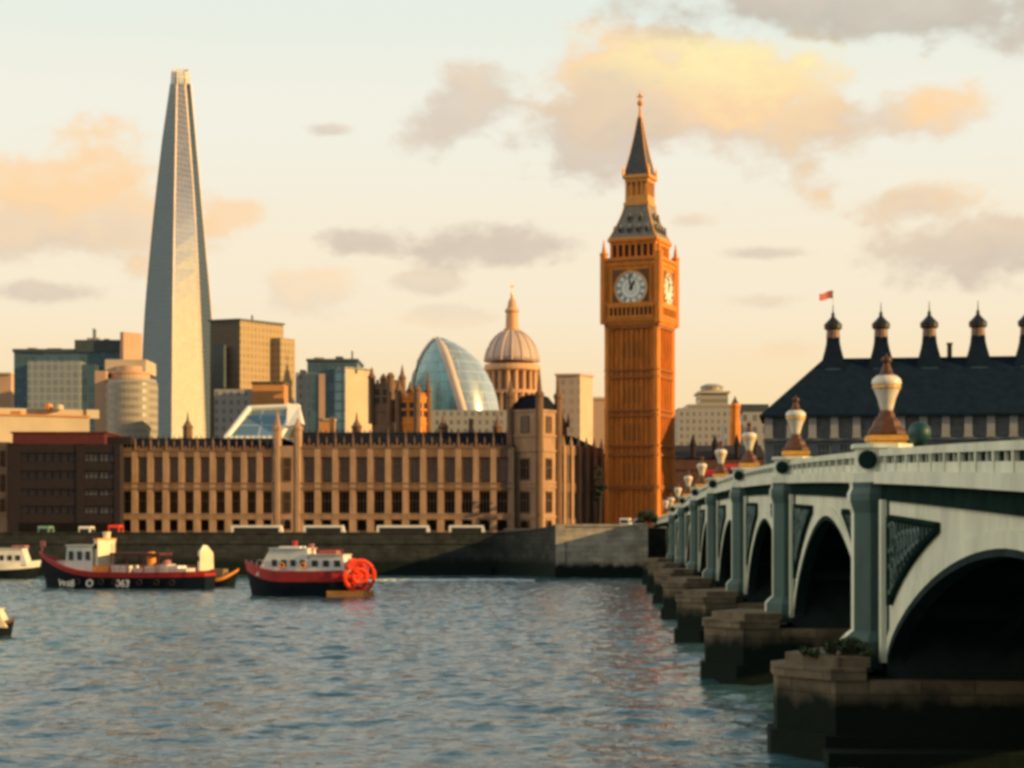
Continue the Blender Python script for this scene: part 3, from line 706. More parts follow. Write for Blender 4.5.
# ------------------------------------------------------------------ glass spire skyscraper
def glass_spire():
    Y = 1260.0; k = Y/F
    root = thing('glass_skyscraper', 'tall tapering glass spire skyscraper with open tip, left of the skyline', 'skyscraper', (PX(172, Y), Y, GZ))
    z = lambda py: PZ(py, Y)-GZ
    gl = panes('shaded_glass_facets', (.07,.085,.095), (.045,.075,.095), 3.0, 3.6, .1, .14, .5, .3, var=.06)  # darker copy of the spire glass, dim reflection put into its colour
    gw = panes('lit_glass_facets', (.46,.42,.38), (.64,.61,.58), 3.0, 3.6, .08, .06, .92, .35, var=.05)  # bright copy of the same glass for the sunlit facet
    edge = mat('steel_edge', (.24,.19,.17), .4, .4, .2, .05)
    # outline levels: row, left edge, front arris, right arris, right edge
    lv = [(529, 137.5, 171, 208.5, 225), (440, 140.5, 171.5, 205, 219), (320, 144.5, 172.5, 200, 212), (216, 154, 174, 195, 202.5), (143, 162.5, 175.5, 189.5, 196), (84, 171, 176.5, 185, 190.5)]
    def ring(l):
        py, a, b_, c_, d_ = l; w_ = (d_-a)*k; ox = PX(172, Y)
        P = lambda q, yy: (PX(q, Y+yy)-ox, yy, PZ(py, Y+yy)-GZ)
        return [P(a, w_*.04), P(b_, -w_*.36), P(c_, w_*.14), P(d_, w_*.5), P((c_+b_)/2, w_*.8), P(a+5, w_*.6)]
    pys = [l[0] for l in lv][::-1]; fine = []
    for q in range(25):
        t = q/24; py = 529+(84-529)*t; row = [py]
        for c_ in range(1, 5):          # smooth the outline between the measured levels
            row.append(sum(np.interp(py+o_, pys, [l[c_] for l in lv][::-1]) for o_ in (-30, -15, 0, 15, 30))/5 if 140 < py < 475 else np.interp(py, pys, [l[c_] for l in lv][::-1]))
        fine.append(row)
    RG = [ring(l) for l in fine]; P1 = RG[-1]
    for i in range(6):
        j = (i+1) % 6; f = MB(); vs = []; fs = []
        for q, rg in enumerate(RG): vs += [rg[i], rg[j]]; fs += [(2*q-2, 2*q-1, 2*q+1, 2*q)] if q else []
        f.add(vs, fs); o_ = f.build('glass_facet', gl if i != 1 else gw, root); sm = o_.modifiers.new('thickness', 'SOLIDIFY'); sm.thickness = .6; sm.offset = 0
    e = MB()
    for i in range(6): e.tube([rg[i] for rg in RG], .7, 6)
    e.build('edge_rib', edge, root)
    c = MB()
    for i in range(6):
        a, b = Vector(P1[i]), Vector(P1[(i+1) % 6]); up = Vector((0, 0, z(69)-z(84)))
        mid = (a+b)/2; cen = sum((Vector(p) for p in P1), Vector())/6
        for s_ in (0.12, 0.42, .72):
            p = a.lerp(b, s_); q = Vector((p.x+(cen.x-p.x)*.08, p.y+(cen.y-p.y)*.08, p.z))+up*(1 if i % 2 else .82); c.tube([p, q], .8, 5)
    rr = [Vector(p)+Vector((0, 0, (z(77)-z(84)))) for p in P1]; c.tube(rr+[rr[0]], .4, 5)
    c.build('open_crown', mat('pale_steel', (.62,.6,.56), .4, .2, .1, .1), root)
glass_spire()

# ------------------------------------------------------------------ other skyline buildings
def block(name, label, cat, Y, parts, rz=0.0, group=None):
    """parts: (part name, px0, px1, py_top, py_bottom or None, dy0, dy1, material)"""
    xs = [p[1] for p in parts]+[p[2] for p in parts]; cx = PX((min(xs)+max(xs))/2, Y)
    root = thing(name, label, cat, (cx, Y, GZ), rz, group)
    for (pn, a, b, t, bt, y0, y1, m) in parts:
        q = MB(); z1 = PZ(t, Y)-GZ; z0 = 0 if bt is None else PZ(bt, Y)-GZ
        q.box(PX(a, Y)-cx, PX(b, Y)-cx, y0, y1, z0, z1); q.build(pn, m, root)
    return root
def corner_block(root, name, Y, p0, pc, p1, ptop, mats, pbot=None, a0=22, a1=50, dy=0, proud=0):
    ox = root.location.x; k = Y/F; c = Vector((PX(pc, Y)-ox, dy-proud)); l = c+Vector((-(pc-p0)*k-proud, (pc-p0)*k*math.tan(R(a0)))); r_ = c+Vector(((p1-pc)*k+proud, (p1-pc)*k*math.tan(R(a1))))
    bk = l+r_-c; z1 = PZ(ptop, Y)-GZ; z0 = 0 if pbot is None else PZ(pbot, Y)-GZ
    m = MB(); P = [tuple(c), tuple(r_), tuple(bk), tuple(l)]; m.prism(P, z0, z1)
    m.m = [0]*len(m.f)
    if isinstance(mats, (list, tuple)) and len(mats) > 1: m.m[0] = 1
    return m.build(name, mats, root)
tealg = panes('teal_curtain_wall', (.07,.11,.12), (.10,.17,.19), 3.4, 3.8, .35, .18, .5, .5, var=.2)
paleg = panes('pale_curtain_wall', (.30,.30,.27), (.24,.28,.28), 3.2, 3.6, .4, .25, .3, .6, var=.12)
bandg = panes('banded_stone_front', (.33,.29,.225), (.25,.22,.175), 40, 3.4, .9, .3, .1, .8, var=.1)
peach = mat('peach_render', (.50,.31,.20), .85, 0, .12, .05)
creamst = mat('cream_stone', (.52,.41,.28), .85, 0, .15, .06)
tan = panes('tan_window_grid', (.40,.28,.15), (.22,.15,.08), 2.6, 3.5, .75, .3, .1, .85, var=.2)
tandk = panes('shaded_tan_grid', (.13,.095,.06), (.06,.048,.035), 2.6, 3.5, .7, .4, 0, .85, var=.2)  # dark copy of the tan grid, paints shade on the block's left face
orangest = mat('orange_brick', (.55,.24,.08), .9, 0, .15, .1)
greyst = panes('grey_windowed_stone', (.32,.30,.27), (.16,.16,.16), 3.0, 3.6, .9, .35, 0, .85, var=.2)
darkroof = mat('dark_lead_roof', (.055,.07,.075), .5, 0, .2, .1)
block('glass_office', 'broad teal glass office with dark top slab at left of skyline', 'office building', 900, [
    ('glass_wall', 14, 122, 352, None, 0, 50, tealg), ('top_slab', 75, 123, 340, 352, -1, 46, darkroof), ('roof_edge', 13, 76, 349, 352.3, -1, 50, darkroof),
    ('pale_front', 34, 86, 363, None, -12, -.5, paleg), ('side_front', 86, 100, 366, None, -10, -.5, tealg)])
for o in [o for o in bpy.data.objects if o.name == 'glass_office']: corner_block(o, 'lift_tower', 900, 122, 126, 141, 333, peach, dy=-6, a0=40)
rh = thing('rooftop_house', 'low cream stone building glowing gold above the dark brick block', 'building', (PX(34, 620), 620, GZ))
corner_block(rh, 'wall', 620, -30, -14, 80, 415, [creamst, creamst], a0=20, a1=24); corner_block(rh, 'cornice', 620, -30, -14, 80, 413.2, orangest, 415, a0=20, a1=24, proud=.5)
corner_block(rh, 'roof_step', 620, -26, -8, 72, 407, [creamst, creamst], 413.2, a0=20, a1=24, dy=4); corner_block(rh, 'gable', 620, 60, 66, 78, 404, [orangest, creamst], 413.2, a0=20, a1=24, dy=30)
block('slim_tower', 'slim pale pink tower cut by the left edge', 'tower block', 1000, [('wall', -12, 11, 374, None, 0, 30, peach), ('parapet', -13, 11.5, 372.5, 374.5, -1, 31, creamst)])
def roof_plant(name, Y, items, dy=6):
    for o in [o for o in bpy.data.objects if o.name == name]:
        for (a, b_, t, bt, m) in items:
            q = MB(); q.box(PX(a, Y)-o.location.x, PX(b_, Y)-o.location.x, dy, dy+6, PZ(bt, Y)-GZ-.3, PZ(t, Y)-GZ); q.build('plant_room', m, o)
roof_plant('glass_office', 900, [(24, 33, 346.5, 349, greyst), (44, 58, 347, 349, darkroof), (84, 96, 336.5, 340, greyst), (101, 106, 337.5, 340, darkroof), (90, 90.6, 327, 340, darkroof), (56, 64, 360.5, 363, darkroof)])
roof_plant('rooftop_house', 620, [(6, 16, 410, 413.5, orangest), (40, 44, 402, 407, orangest), (52, 55, 403, 407, creamst)])
def round_block():
    Y = 800; cx = PX(131, Y); root = thing('round_office', 'round cream office drum with stepped top beside the glass spire', 'office building', (cx, Y, GZ)); z = lambda py: PZ(py, Y)-GZ; k = Y/F
    b = MB(); b.lathe([(26.5*k, 0), (26.5*k, z(384)), (25*k, z(382)), (25*k, z(380))], 40); b.build('drum', bandg, root, smooth=False)
    b = MB(); b.lathe([(20*k, z(381)), (20*k, z(374)), (21*k, z(374)), (21*k, z(372)), (14*k, z(372)), (14*k, z(366))], 32, (-3*k, 4)); b.build('roof_drum', peach, root)
    b = MB(); b.box(-33*k, -22*k, -6, 22, 0, z(372)); b.build('side_wing', peach, root)
    b = MB(); b.box(-27*k, 14*k, 2, 25, z(372), z(366)+3); b.build('plant_room', creamst, root)
round_block()
tb = thing('tower_block', 'brown grid-fronted tower block right of the glass spire', 'tower block', (PX(245, 950), 950, GZ))
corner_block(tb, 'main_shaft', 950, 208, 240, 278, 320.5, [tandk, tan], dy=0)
corner_block(tb, 'roof_edge', 950, 208, 240, 278, 318.5, darkroof, 320.5, proud=.8)
corner_block(tb, 'stepped_wing', 950, 262, 277, 290, 335, [tan, tan], dy=14)
corner_block(tb, 'dark_shaft', 950, 213, 224, 226, 345, darkroof, 388, dy=-1, a0=18, a1=60)
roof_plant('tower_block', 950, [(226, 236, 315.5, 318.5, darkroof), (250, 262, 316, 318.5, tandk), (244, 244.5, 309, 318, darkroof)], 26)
block('orange_house', 'small orange brick block below the brown tower block', 'building', 760, [('wall', 252, 284, 383, None, 0, 14, orangest), ('parapet', 251, 285, 381.5, 383.5, -.6, 14.6, tandk), ('grey_wing', 214, 252, 389, None, 1, 14, greyst)])
def slanted_glass():
    Y = 640; cx = PX(256, Y); root = thing('glass_hall', 'low hall with slanted blue glass roof in a pale frame', 'glass hall', (cx, Y, GZ)); P = lambda px, py, dy: (PX(px, Y)-cx, dy, PZ(py, Y)-GZ)
    gr = panes('blue_roof_glass', (.30,.33,.34), (.16,.26,.31), 5, 4, .2, .2, .4, .5, var=.12)
    b = MB(); b.loft([[P(227, 438, 0), P(278, 438, 0), P(292, 405, 18), P(244, 407, 18)], [P(227, 438, 26), P(278, 438, 26), P(292, 405, 26), P(244, 407, 26)]]); b.build('glass_roof', gr, root)
    b = MB()
    for a in ((225, 440, -.5), (278, 440, -.5)):
        top = (242, 405, 18) if a[0] < 250 else (292, 403, 18); b.tube([P(*a), P(*top)], 1.1, 6)
    b.tube([P(242, 405, 18), P(292, 403, 18)], 1.1, 6); b.tube([P(225, 439, -.5), P(280, 439, -.5)], 1.0, 6); b.build('frame', M['white'], root)
    b = MB(); b.add([P(286, 426, 2), P(301, 423, 2), P(296, 404, 9), P(284, 401, 9), P(286, 426, 12), P(301, 423, 12), P(296, 404, 12), P(284, 401, 12)], [(0,1,2,3),(4,7,6,5),(0,4,5,1),(1,5,6,2),(2,6,7,3),(3,7,4,0)]); b.build('skylight', M['white'], root)
    b = MB(); b.box(PX(222, Y)-cx, PX(303, Y)-cx, -.2, 30, 0, PZ(438, Y)-GZ); b.build('wall', greyst, root)
slanted_glass()
so_ = block('striped_office', 'grey office with dark glass stripes and sunlit right corner', 'office building', 720, [
    ('side_wing', 295, 308, 372, None, 2, 30, greyst), ('front', 306, 345, 373, None, 0, 32, paleg), ('glass_stripe', 310, 318, 373.5, None, -.5, 0, tealg), ('glass_stripe', 326, 334, 373.5, None, -.5, 0, tealg),
    ('pier', 319, 325, 374, None, -.9, 0, peach), ('top_storey', 307, 357, 360, 373, 1, 28, tealg), ('roof_edge', 306, 358, 358.6, 361, .4, 29, darkroof)])
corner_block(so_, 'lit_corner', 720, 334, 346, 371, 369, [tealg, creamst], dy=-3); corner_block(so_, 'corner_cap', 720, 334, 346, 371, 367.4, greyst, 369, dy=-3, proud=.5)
roof_plant('striped_office', 720, [(312, 322, 356, 358.6, greyst), (334, 341, 355, 358.6, darkroof), (350, 350.5, 349, 359, darkroof), (298, 303, 368.5, 372, greyst)])
block('orange_chimney', 'small square orange chimney stack rising behind the palace roof', 'chimney', 470, [('stack', 320, 334, 420, None, 0, 4, orangest), ('cap', 319, 335, 418.6, 420.5, -.3, 4.3, creamst)])
def egg_building():
    Y = 820; k = Y/F; cx = PX(455, Y); root = thing('egg_glass_building', 'egg-shaped teal glass building with a pale curving beam', 'glass building', (cx, Y, GZ))
    z = lambda py: PZ(py, Y)-GZ
    rows = [(436, 402, 469, 501), (425, 403, 467, 500.5), (412, 405, 463.5, 499), (398, 407.5, 459.5, 496.5), (385, 410.5, 455.5, 492.5), (372, 413.5, 451.5, 486), (360, 418, 447.5, 477.5), (350, 424, 443.5, 466.5), (343, 430, 440, 454.5), (338.5, 435.5, 437.5, 443)]
    gL = panes('teal_egg_glass', (.11,.19,.21), (.085,.20,.235), 4.5, 4.5, .22, .16, .55, .4, var=.10)
    gR = panes('silver_egg_glass', (.46,.50,.50), (.46,.52,.53), 4.5, 4.5, .12, .2, .6, .4, var=.08)
    def grid(name, m, fn, n):
        b = MB(); vs = []; fs = []
        for r in rows:
            for i in range(n+1): vs.append(fn(r, i/n))
        for a in range(len(rows)-1):
            for i in range(n):
                q = a*(n+1)+i; fs.append((q, q+1, q+n+2, q+n+1))
        b.add(vs, fs); o_ = b.build(name, m, root, smooth=True)
        s_ = o_.modifiers.new('thickness', 'SOLIDIFY'); s_.thickness = .6; s_.offset = 0; return o_
    def xw(px): return (px-455)*k
    def depth(r): return (r[3]-r[1])*k
    def left(r, t):  # flat concave-fronted sail
        x = r[1]+(r[2]-r[1])*t; d_ = depth(r); return (xw(x), d_*.35*(1-t)-d_*.30*t-d_*.10*math.sin(math.pi*t), z(r[0]))
    def right(r, t):
        d_ = depth(r); a = t*math.pi/2; x = r[2]+(r[3]-r[2])*math.sin(a); return (xw(x), -d_*.30*math.cos(a)+d_*.25*(1-math.cos(a)), z(r[0]))
    def back(r, t):
        d_ = depth(r); a = math.pi*t; x = (r[1]+r[3])/2+(r[3]-r[1])/2*math.cos(a); y0 = .25+(.35-.25)*t; return (xw(x), d_*(y0+.35*math.sin(a)), z(r[0]))
    grid('glass_sail', gL, left, 10); grid('glass_shell', gR, right, 12); grid('back_shell', gR, back, 12)
    b = MB(); b.tube([(xw(r[2]), -depth(r)*.30-.4, z(r[0])) for r in rows], [1.9]*8+[1.4, .9], 8); b.build('beam', mat('pale_beam', (.52,.42,.36), .5, 0, .1, .1), root, smooth=True)
    b = MB(); b.tube([(xw(r[1]), depth(r)*.35, z(r[0])) for r in rows], 1.2, 6); b.build('edge_rib', mat('grey_edge', (.45,.45,.43), .5, .2, .1, .1), root)
    b = MB(); b.box(xw(408), xw(514), -42, -26, 0, z(416)); b.build('podium', greyst, root)
egg_building()
def cathedral():
    Y = 930; k = Y/F; root = thing('domed_cathedral', 'pink stone cathedral dome with lantern and gold cross', 'cathedral', (PX(512, Y), Y, GZ)); z = lambda py: PZ(py, Y)-GZ
    st = mat('cathedral_stone', (.60,.34,.18), .85, 0, .15, .15, 0, True); ld = mat('dome_lead', (.50,.36,.30), .6, 0, .12, .15, 0, True)
    b = MB(); pr = []
    for i in range(11):
        a = R(8+74*i/10); pr.append((27.5*k*math.cos(a)*1.01, z(367)+(z(330)-z(367))*math.sin(a)/math.sin(R(82))))
    b.lathe(pr, 32); b.build('dome', ld, root, smooth=True)
    rb = MB()
    for i in range(16):
        a = 2*math.pi*i/16; rb.tube([(r*math.cos(a), r*math.sin(a), zz) for r, zz in pr], .5, 5)
    rb.build('dome_rib', ld, root)
    b = MB(); b.lathe([(23*k, z(420)), (23*k, z(395)), (27.5*k, z(394)), (27.5*k, z(391)), (22.5*k, z(391)), (22.5*k, z(373)), (28.5*k, z(371)), (28.5*k, z(368)), (27.5*k, z(367)), (27.5*k, z(365))], 32); b.build('drum', st, root)
    for rr, n_, y0_, y1_ in ((25.2, 20, 391, 372), (26.2, 24, 418, 394)):
        c = MB(); c.lathe([(1.1, z(y0_)), (.95, z(y1_)-1), (1.4, z(y1_))], 8); p = None
        for i in range(n_):
            a = 2*math.pi*(i+.5)/n_; loc = (rr*k*math.cos(a), rr*k*math.sin(a), 0)
            if p is None: p = c.build('column', st, root, loc=loc)
            else: q = p.copy(); COL.objects.link(q); q.parent = root; q.location = loc
    b = MB(); b.lathe([(31*k, 0), (31*k, z(420)), (30*k, z(418))], 32); b.box(-34*k, 34*k, -20, 40, 0, z(424)); b.build('base', st, root)
    b = MB(); b.lathe([(8.5*k, z(332)), (8.5*k, z(329)), (6.5*k, z(329)), (6.0*k, z(313)), (7.2*k, z(312)), (7.2*k, z(310)), (5*k, z(308)), (3.6*k, z(301)), (1.2*k, z(297))], 16)
    b.build('lantern', st, root)
    b = MB(); b.lathe([(1.1*k, z(298)), (1.6*k, z(295)), (1.1*k, z(292.5)), (.35*k, z(292)), (.3*k, z(281))], 10); b.cbox(0, 0, 1.8*k, .3*k, z(287), z(286)); b.build('cross', M['lampgold'], root)
cathedral()
peachgrid = panes('peach_grid_front', (.44,.32,.23), (.34,.25,.19), 3.2, 3.6, .8, .4, 0, .85, var=.1)
ss = thing('stone_slab', 'pale stone slab block with gold-lit side, left of the clock tower', 'building', (PX(575, 700), 700, GZ))
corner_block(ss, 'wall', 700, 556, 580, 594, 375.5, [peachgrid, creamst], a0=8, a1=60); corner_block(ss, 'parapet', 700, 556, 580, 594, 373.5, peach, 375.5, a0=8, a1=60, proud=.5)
block('pink_block', 'low pink block squeezed between stone slab block and clock tower', 'building', 820, [('wall', 590, 612, 399, None, 0, 20, peach), ('parapet', 589, 613, 397, 399.5, -.5, 20.5, creamst)])
block('stepped_tower', 'stepped white stone tower with round top, right of clock tower', 'tower', 900, [
    ('base', 678, 738, 408, None, 0, 30, greyst), ('step', 688, 734, 404, 409, 2, 28, bandg), ('shaft', 701, 729, 392, 404, 4, 26, bandg), ('cap', 699, 731, 390.5, 392.5, 3, 27, creamst)])
rt = MB(); rt.lathe([(11.5*900/F, 0), (11.5*900/F, 2.6), (12.3*900/F, 2.7), (10*900/F, 3.4), (6*900/F, 4.2)], 20)
for o in [o for o in bpy.data.objects if o.name == 'stepped_tower']:
    rt.build('round_top', bandg, o, loc=(PX(715, 900)-o.location.x, 15, PZ(390.5, 900)-GZ))
block('grey_house', 'grey stone house with dark roof behind the stone turret', 'house', 560, [('wall', 743, 770, 412, None, 0, 14, greyst), ('roof', 741, 769, 404, 412, .5, 13, darkroof), ('low_wing', 725, 743, 424, None, 1, 12, greyst)])
def gold_turret():
    Y = 505; root = thing('stone_turret', 'slim gold-lit stone turret between bridge lamp and grey house', 'turret', (PX(735, Y), Y, GZ)); z = lambda py: PZ(py, Y)-GZ
    b = MB(); b.lathe([(1.5, 0), (1.5, z(424)), (1.25, z(418)), (1.25, z(408)), (1.5, z(407)), (1.5, z(405)), (.8, z(403))], 8); b.build('shaft', M['tower'], root)
    b = MB(); b.lathe([(1.0, z(403)), (.5, z(400)), (.05, z(396))], 8); b.build('cap', M['lampbrown'], root)
gold_turret()
def brown_hall():
    Y = 470; root = thing('brown_hall', 'low dark brown hall with pinnacles behind the bridge lamps', 'hall', (PX(715, Y), Y, GZ)); z = lambda py: PZ(py, Y)-GZ; k = Y/F
    b = MB(); b.box(-48*k, 50*k, 0, 16, 0, z(458)); b.box(-48*k, 50*k, -.3, .1, z(470), z(468)); b.build('wall', mat('umber_brick', (.10,.045,.032), .9, 0, .3, .6), root)
    b = MB(); b.loft([[(-48*k, -.5, z(458)), (-48*k, 16.5, z(458)), (-48*k, 8, z(444))], [(50*k, -.5, z(458)), (50*k, 16.5, z(458)), (50*k, 8, z(444))]]); b.build('roof', M['brick'], root)
    p = MB(); p.lathe([(.7, z(458)), (.7, z(446)), (.95, z(445)), (.05, z(434))], 8); pr = None
    for px in (-22, 0, 22, 40):
        if pr is None: pr = p.build('pinnacle', M['brick'], root, loc=(px*k, 0, 0))
        else: q = pr.copy(); COL.objects.link(q); q.parent = root; q.location = (px*k, 0, 0)
brown_hall()

# ------------------------------------------------------------------ big dark-roofed block on the right with flared chimneys
def chimney_block():
    YL = 403.0; A = Vector((PX(764, YL), YL)); rz = R(-9); L = 92.0
    root = thing('dark_roofed_block', 'large block with steep dark slate roof and row of flared chimneys', 'building', (A.x, A.y, GZ), rz)
    k = YL/F
    z = lambda py: PZ(py, YL)-GZ
    zc = lambda py: PZ(py, YL+10)-GZ
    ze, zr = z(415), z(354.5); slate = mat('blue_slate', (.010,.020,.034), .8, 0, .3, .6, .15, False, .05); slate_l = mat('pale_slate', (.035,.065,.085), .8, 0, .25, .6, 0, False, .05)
    b = MB(); hip = 14.0; dp = 26.0
    b.loft([[(-.8, -.8, ze), (L, -.8, ze), (L, dp, ze), (-.8, dp, ze)], [(hip-1, 12, zr), (L-hip, 12, zr), (L-hip, 14, zr), (hip-1, 14, zr)]]); b.box(-1, L+.2, -1.0, dp+.2, ze-.5, ze)
    b.build('roof', slate, root)
    w = MB(); w.box(0, L-.5, .9, dp-.5, 0, ze-.5); wallm = mat('blue_grey_stone', (.125,.145,.16), .85, 0, .25, .5); w.build('wall', wallm, root)
    pil = MB(); pil.box(-.85, .85, 0, .95, z(437), ze-.5); pil.box(-1.0, 1.0, -.1, .95, z(438.5), z(437)); p = None
    n = 20
    for i in range(n):
        loc = (1.0+(L-2.5)*i/(n-1), 0, 0)
        if p is None: p = pil.build('pilaster', mat('pale_pilaster', (.32,.31,.285), .8, 0, .15, .5), root, loc=loc)
        else: q = p.copy(); COL.objects.link(q); q.parent = root; q.location = loc
    for a_, b_, y_ in ((441, 438.5, .2), (468, 464, .3)): bd = MB(); bd.box(0, L, y_, .95, z(a_), z(b_)); bd.build('string_course', wallm, root)
    for (p0, p1, pane) in ((437, 417, M['pane_grey']), (462, 443, M['pane_blue'])):
        pr = None
        for i in range(n-1):
            loc = (1.0+(L-2.5)*(i+.5)/(n-1), .75, z(p0))
            if pr is None: pr = gothic_window(2.6, z(p1)-z(p0), False, pane, wallm, root); pr.location = loc
            else: copy_tree(pr, root, loc)
    pr = None
    for i in range(6):
        x = 15.0+i*10.5
        if pr is None:
            c = MB(); prof = [(h_*k, zc(py)) for h_, py in ((16.5, 380), (13.2, 368), (10.3, 358), (8.2, 350), (7.0, 344), (6.5, 338))]
            c.loft([[(-h_, 12.5-h_, zz), (h_, 12.5-h_, zz), (h_, 12.5+h_, zz), (-h_, 12.5+h_, zz)] for h_, zz in prof])
            pr = c.build('chimney', slate, root, loc=(x, 0, 0))
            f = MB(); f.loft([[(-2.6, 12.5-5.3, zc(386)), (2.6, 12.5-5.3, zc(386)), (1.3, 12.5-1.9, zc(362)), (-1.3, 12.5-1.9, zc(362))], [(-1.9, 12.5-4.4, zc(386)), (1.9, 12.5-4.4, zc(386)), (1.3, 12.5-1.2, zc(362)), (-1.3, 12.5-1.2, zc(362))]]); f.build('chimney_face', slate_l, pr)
            nk = MB(); nk.lathe([(1.5, zc(339)), (1.42, zc(330)), (1.6, zc(329))], 12, (0, 12.5)); nk.build('neck', mat('brown_neck', (.20,.12,.08), .6, .2, .2, 1), pr)
            cp = MB(); cp.lathe([(1.6, zc(330)), (1.95, zc(329)), (2.0, zc(324.5)), (1.55, zc(322.5)), (.9, zc(319.5)), (.42, zc(317)), (.4, zc(314)), (.14, zc(312)), (.06, zc(303))], 12, (0, 12.5)); cp.build('cowl', M['black'], pr)
        else: copy_tree(pr, root, (x, 0, 0))
    s = MB(); s.cbox(40.5, 14, .5, .5, z(358), z(341)); s.cbox(40.5, 14, .65, .65, z(341), z(339.5)); s.build('stack', M['tower_dark'], root)
    m = Matrix.Rotation(rz, 4, 'Z') @ Vector((15.0, 12.5, 0))
    fl = thing('flag', 'small faded red flag flying from the leftmost flared chimney', 'flag', (A.x+m.x, A.y+m.y, GZ+zc(310)))
    q = MB(); q.lathe([(.09, 0), (.06, z(293)-z(313))], 6); q.build('pole', M['cream'], fl)
    q = MB(); nn = 8; vs = []
    for dy_ in (0, .05):
        for i in range(nn+1):
            u = i/nn; x = -u*3.1; yy = .35*math.sin(u*5)*u+dy_; zz = 2.6-.5*u+.15*math.sin(u*6)
            vs += [(x, yy, zz), (x, yy, zz+1.75-.25*u)]
    fs = []; o2 = 2*(nn+1)
    for i in range(nn):
        fs += [(2*i, 2*i+1, 2*i+3, 2*i+2), (o2+2*i, o2+2*i+2, o2+2*i+3, o2+2*i+1), (2*i, 2*i+2, o2+2*i+2, o2+2*i), (2*i+1, o2+2*i+1, o2+2*i+3, 2*i+3)]
    q.add(vs, fs); q.build('cloth', mat('flag_cloth', (.62,.16,.13), .9, 0, .15, .8), fl)
chimney_block()

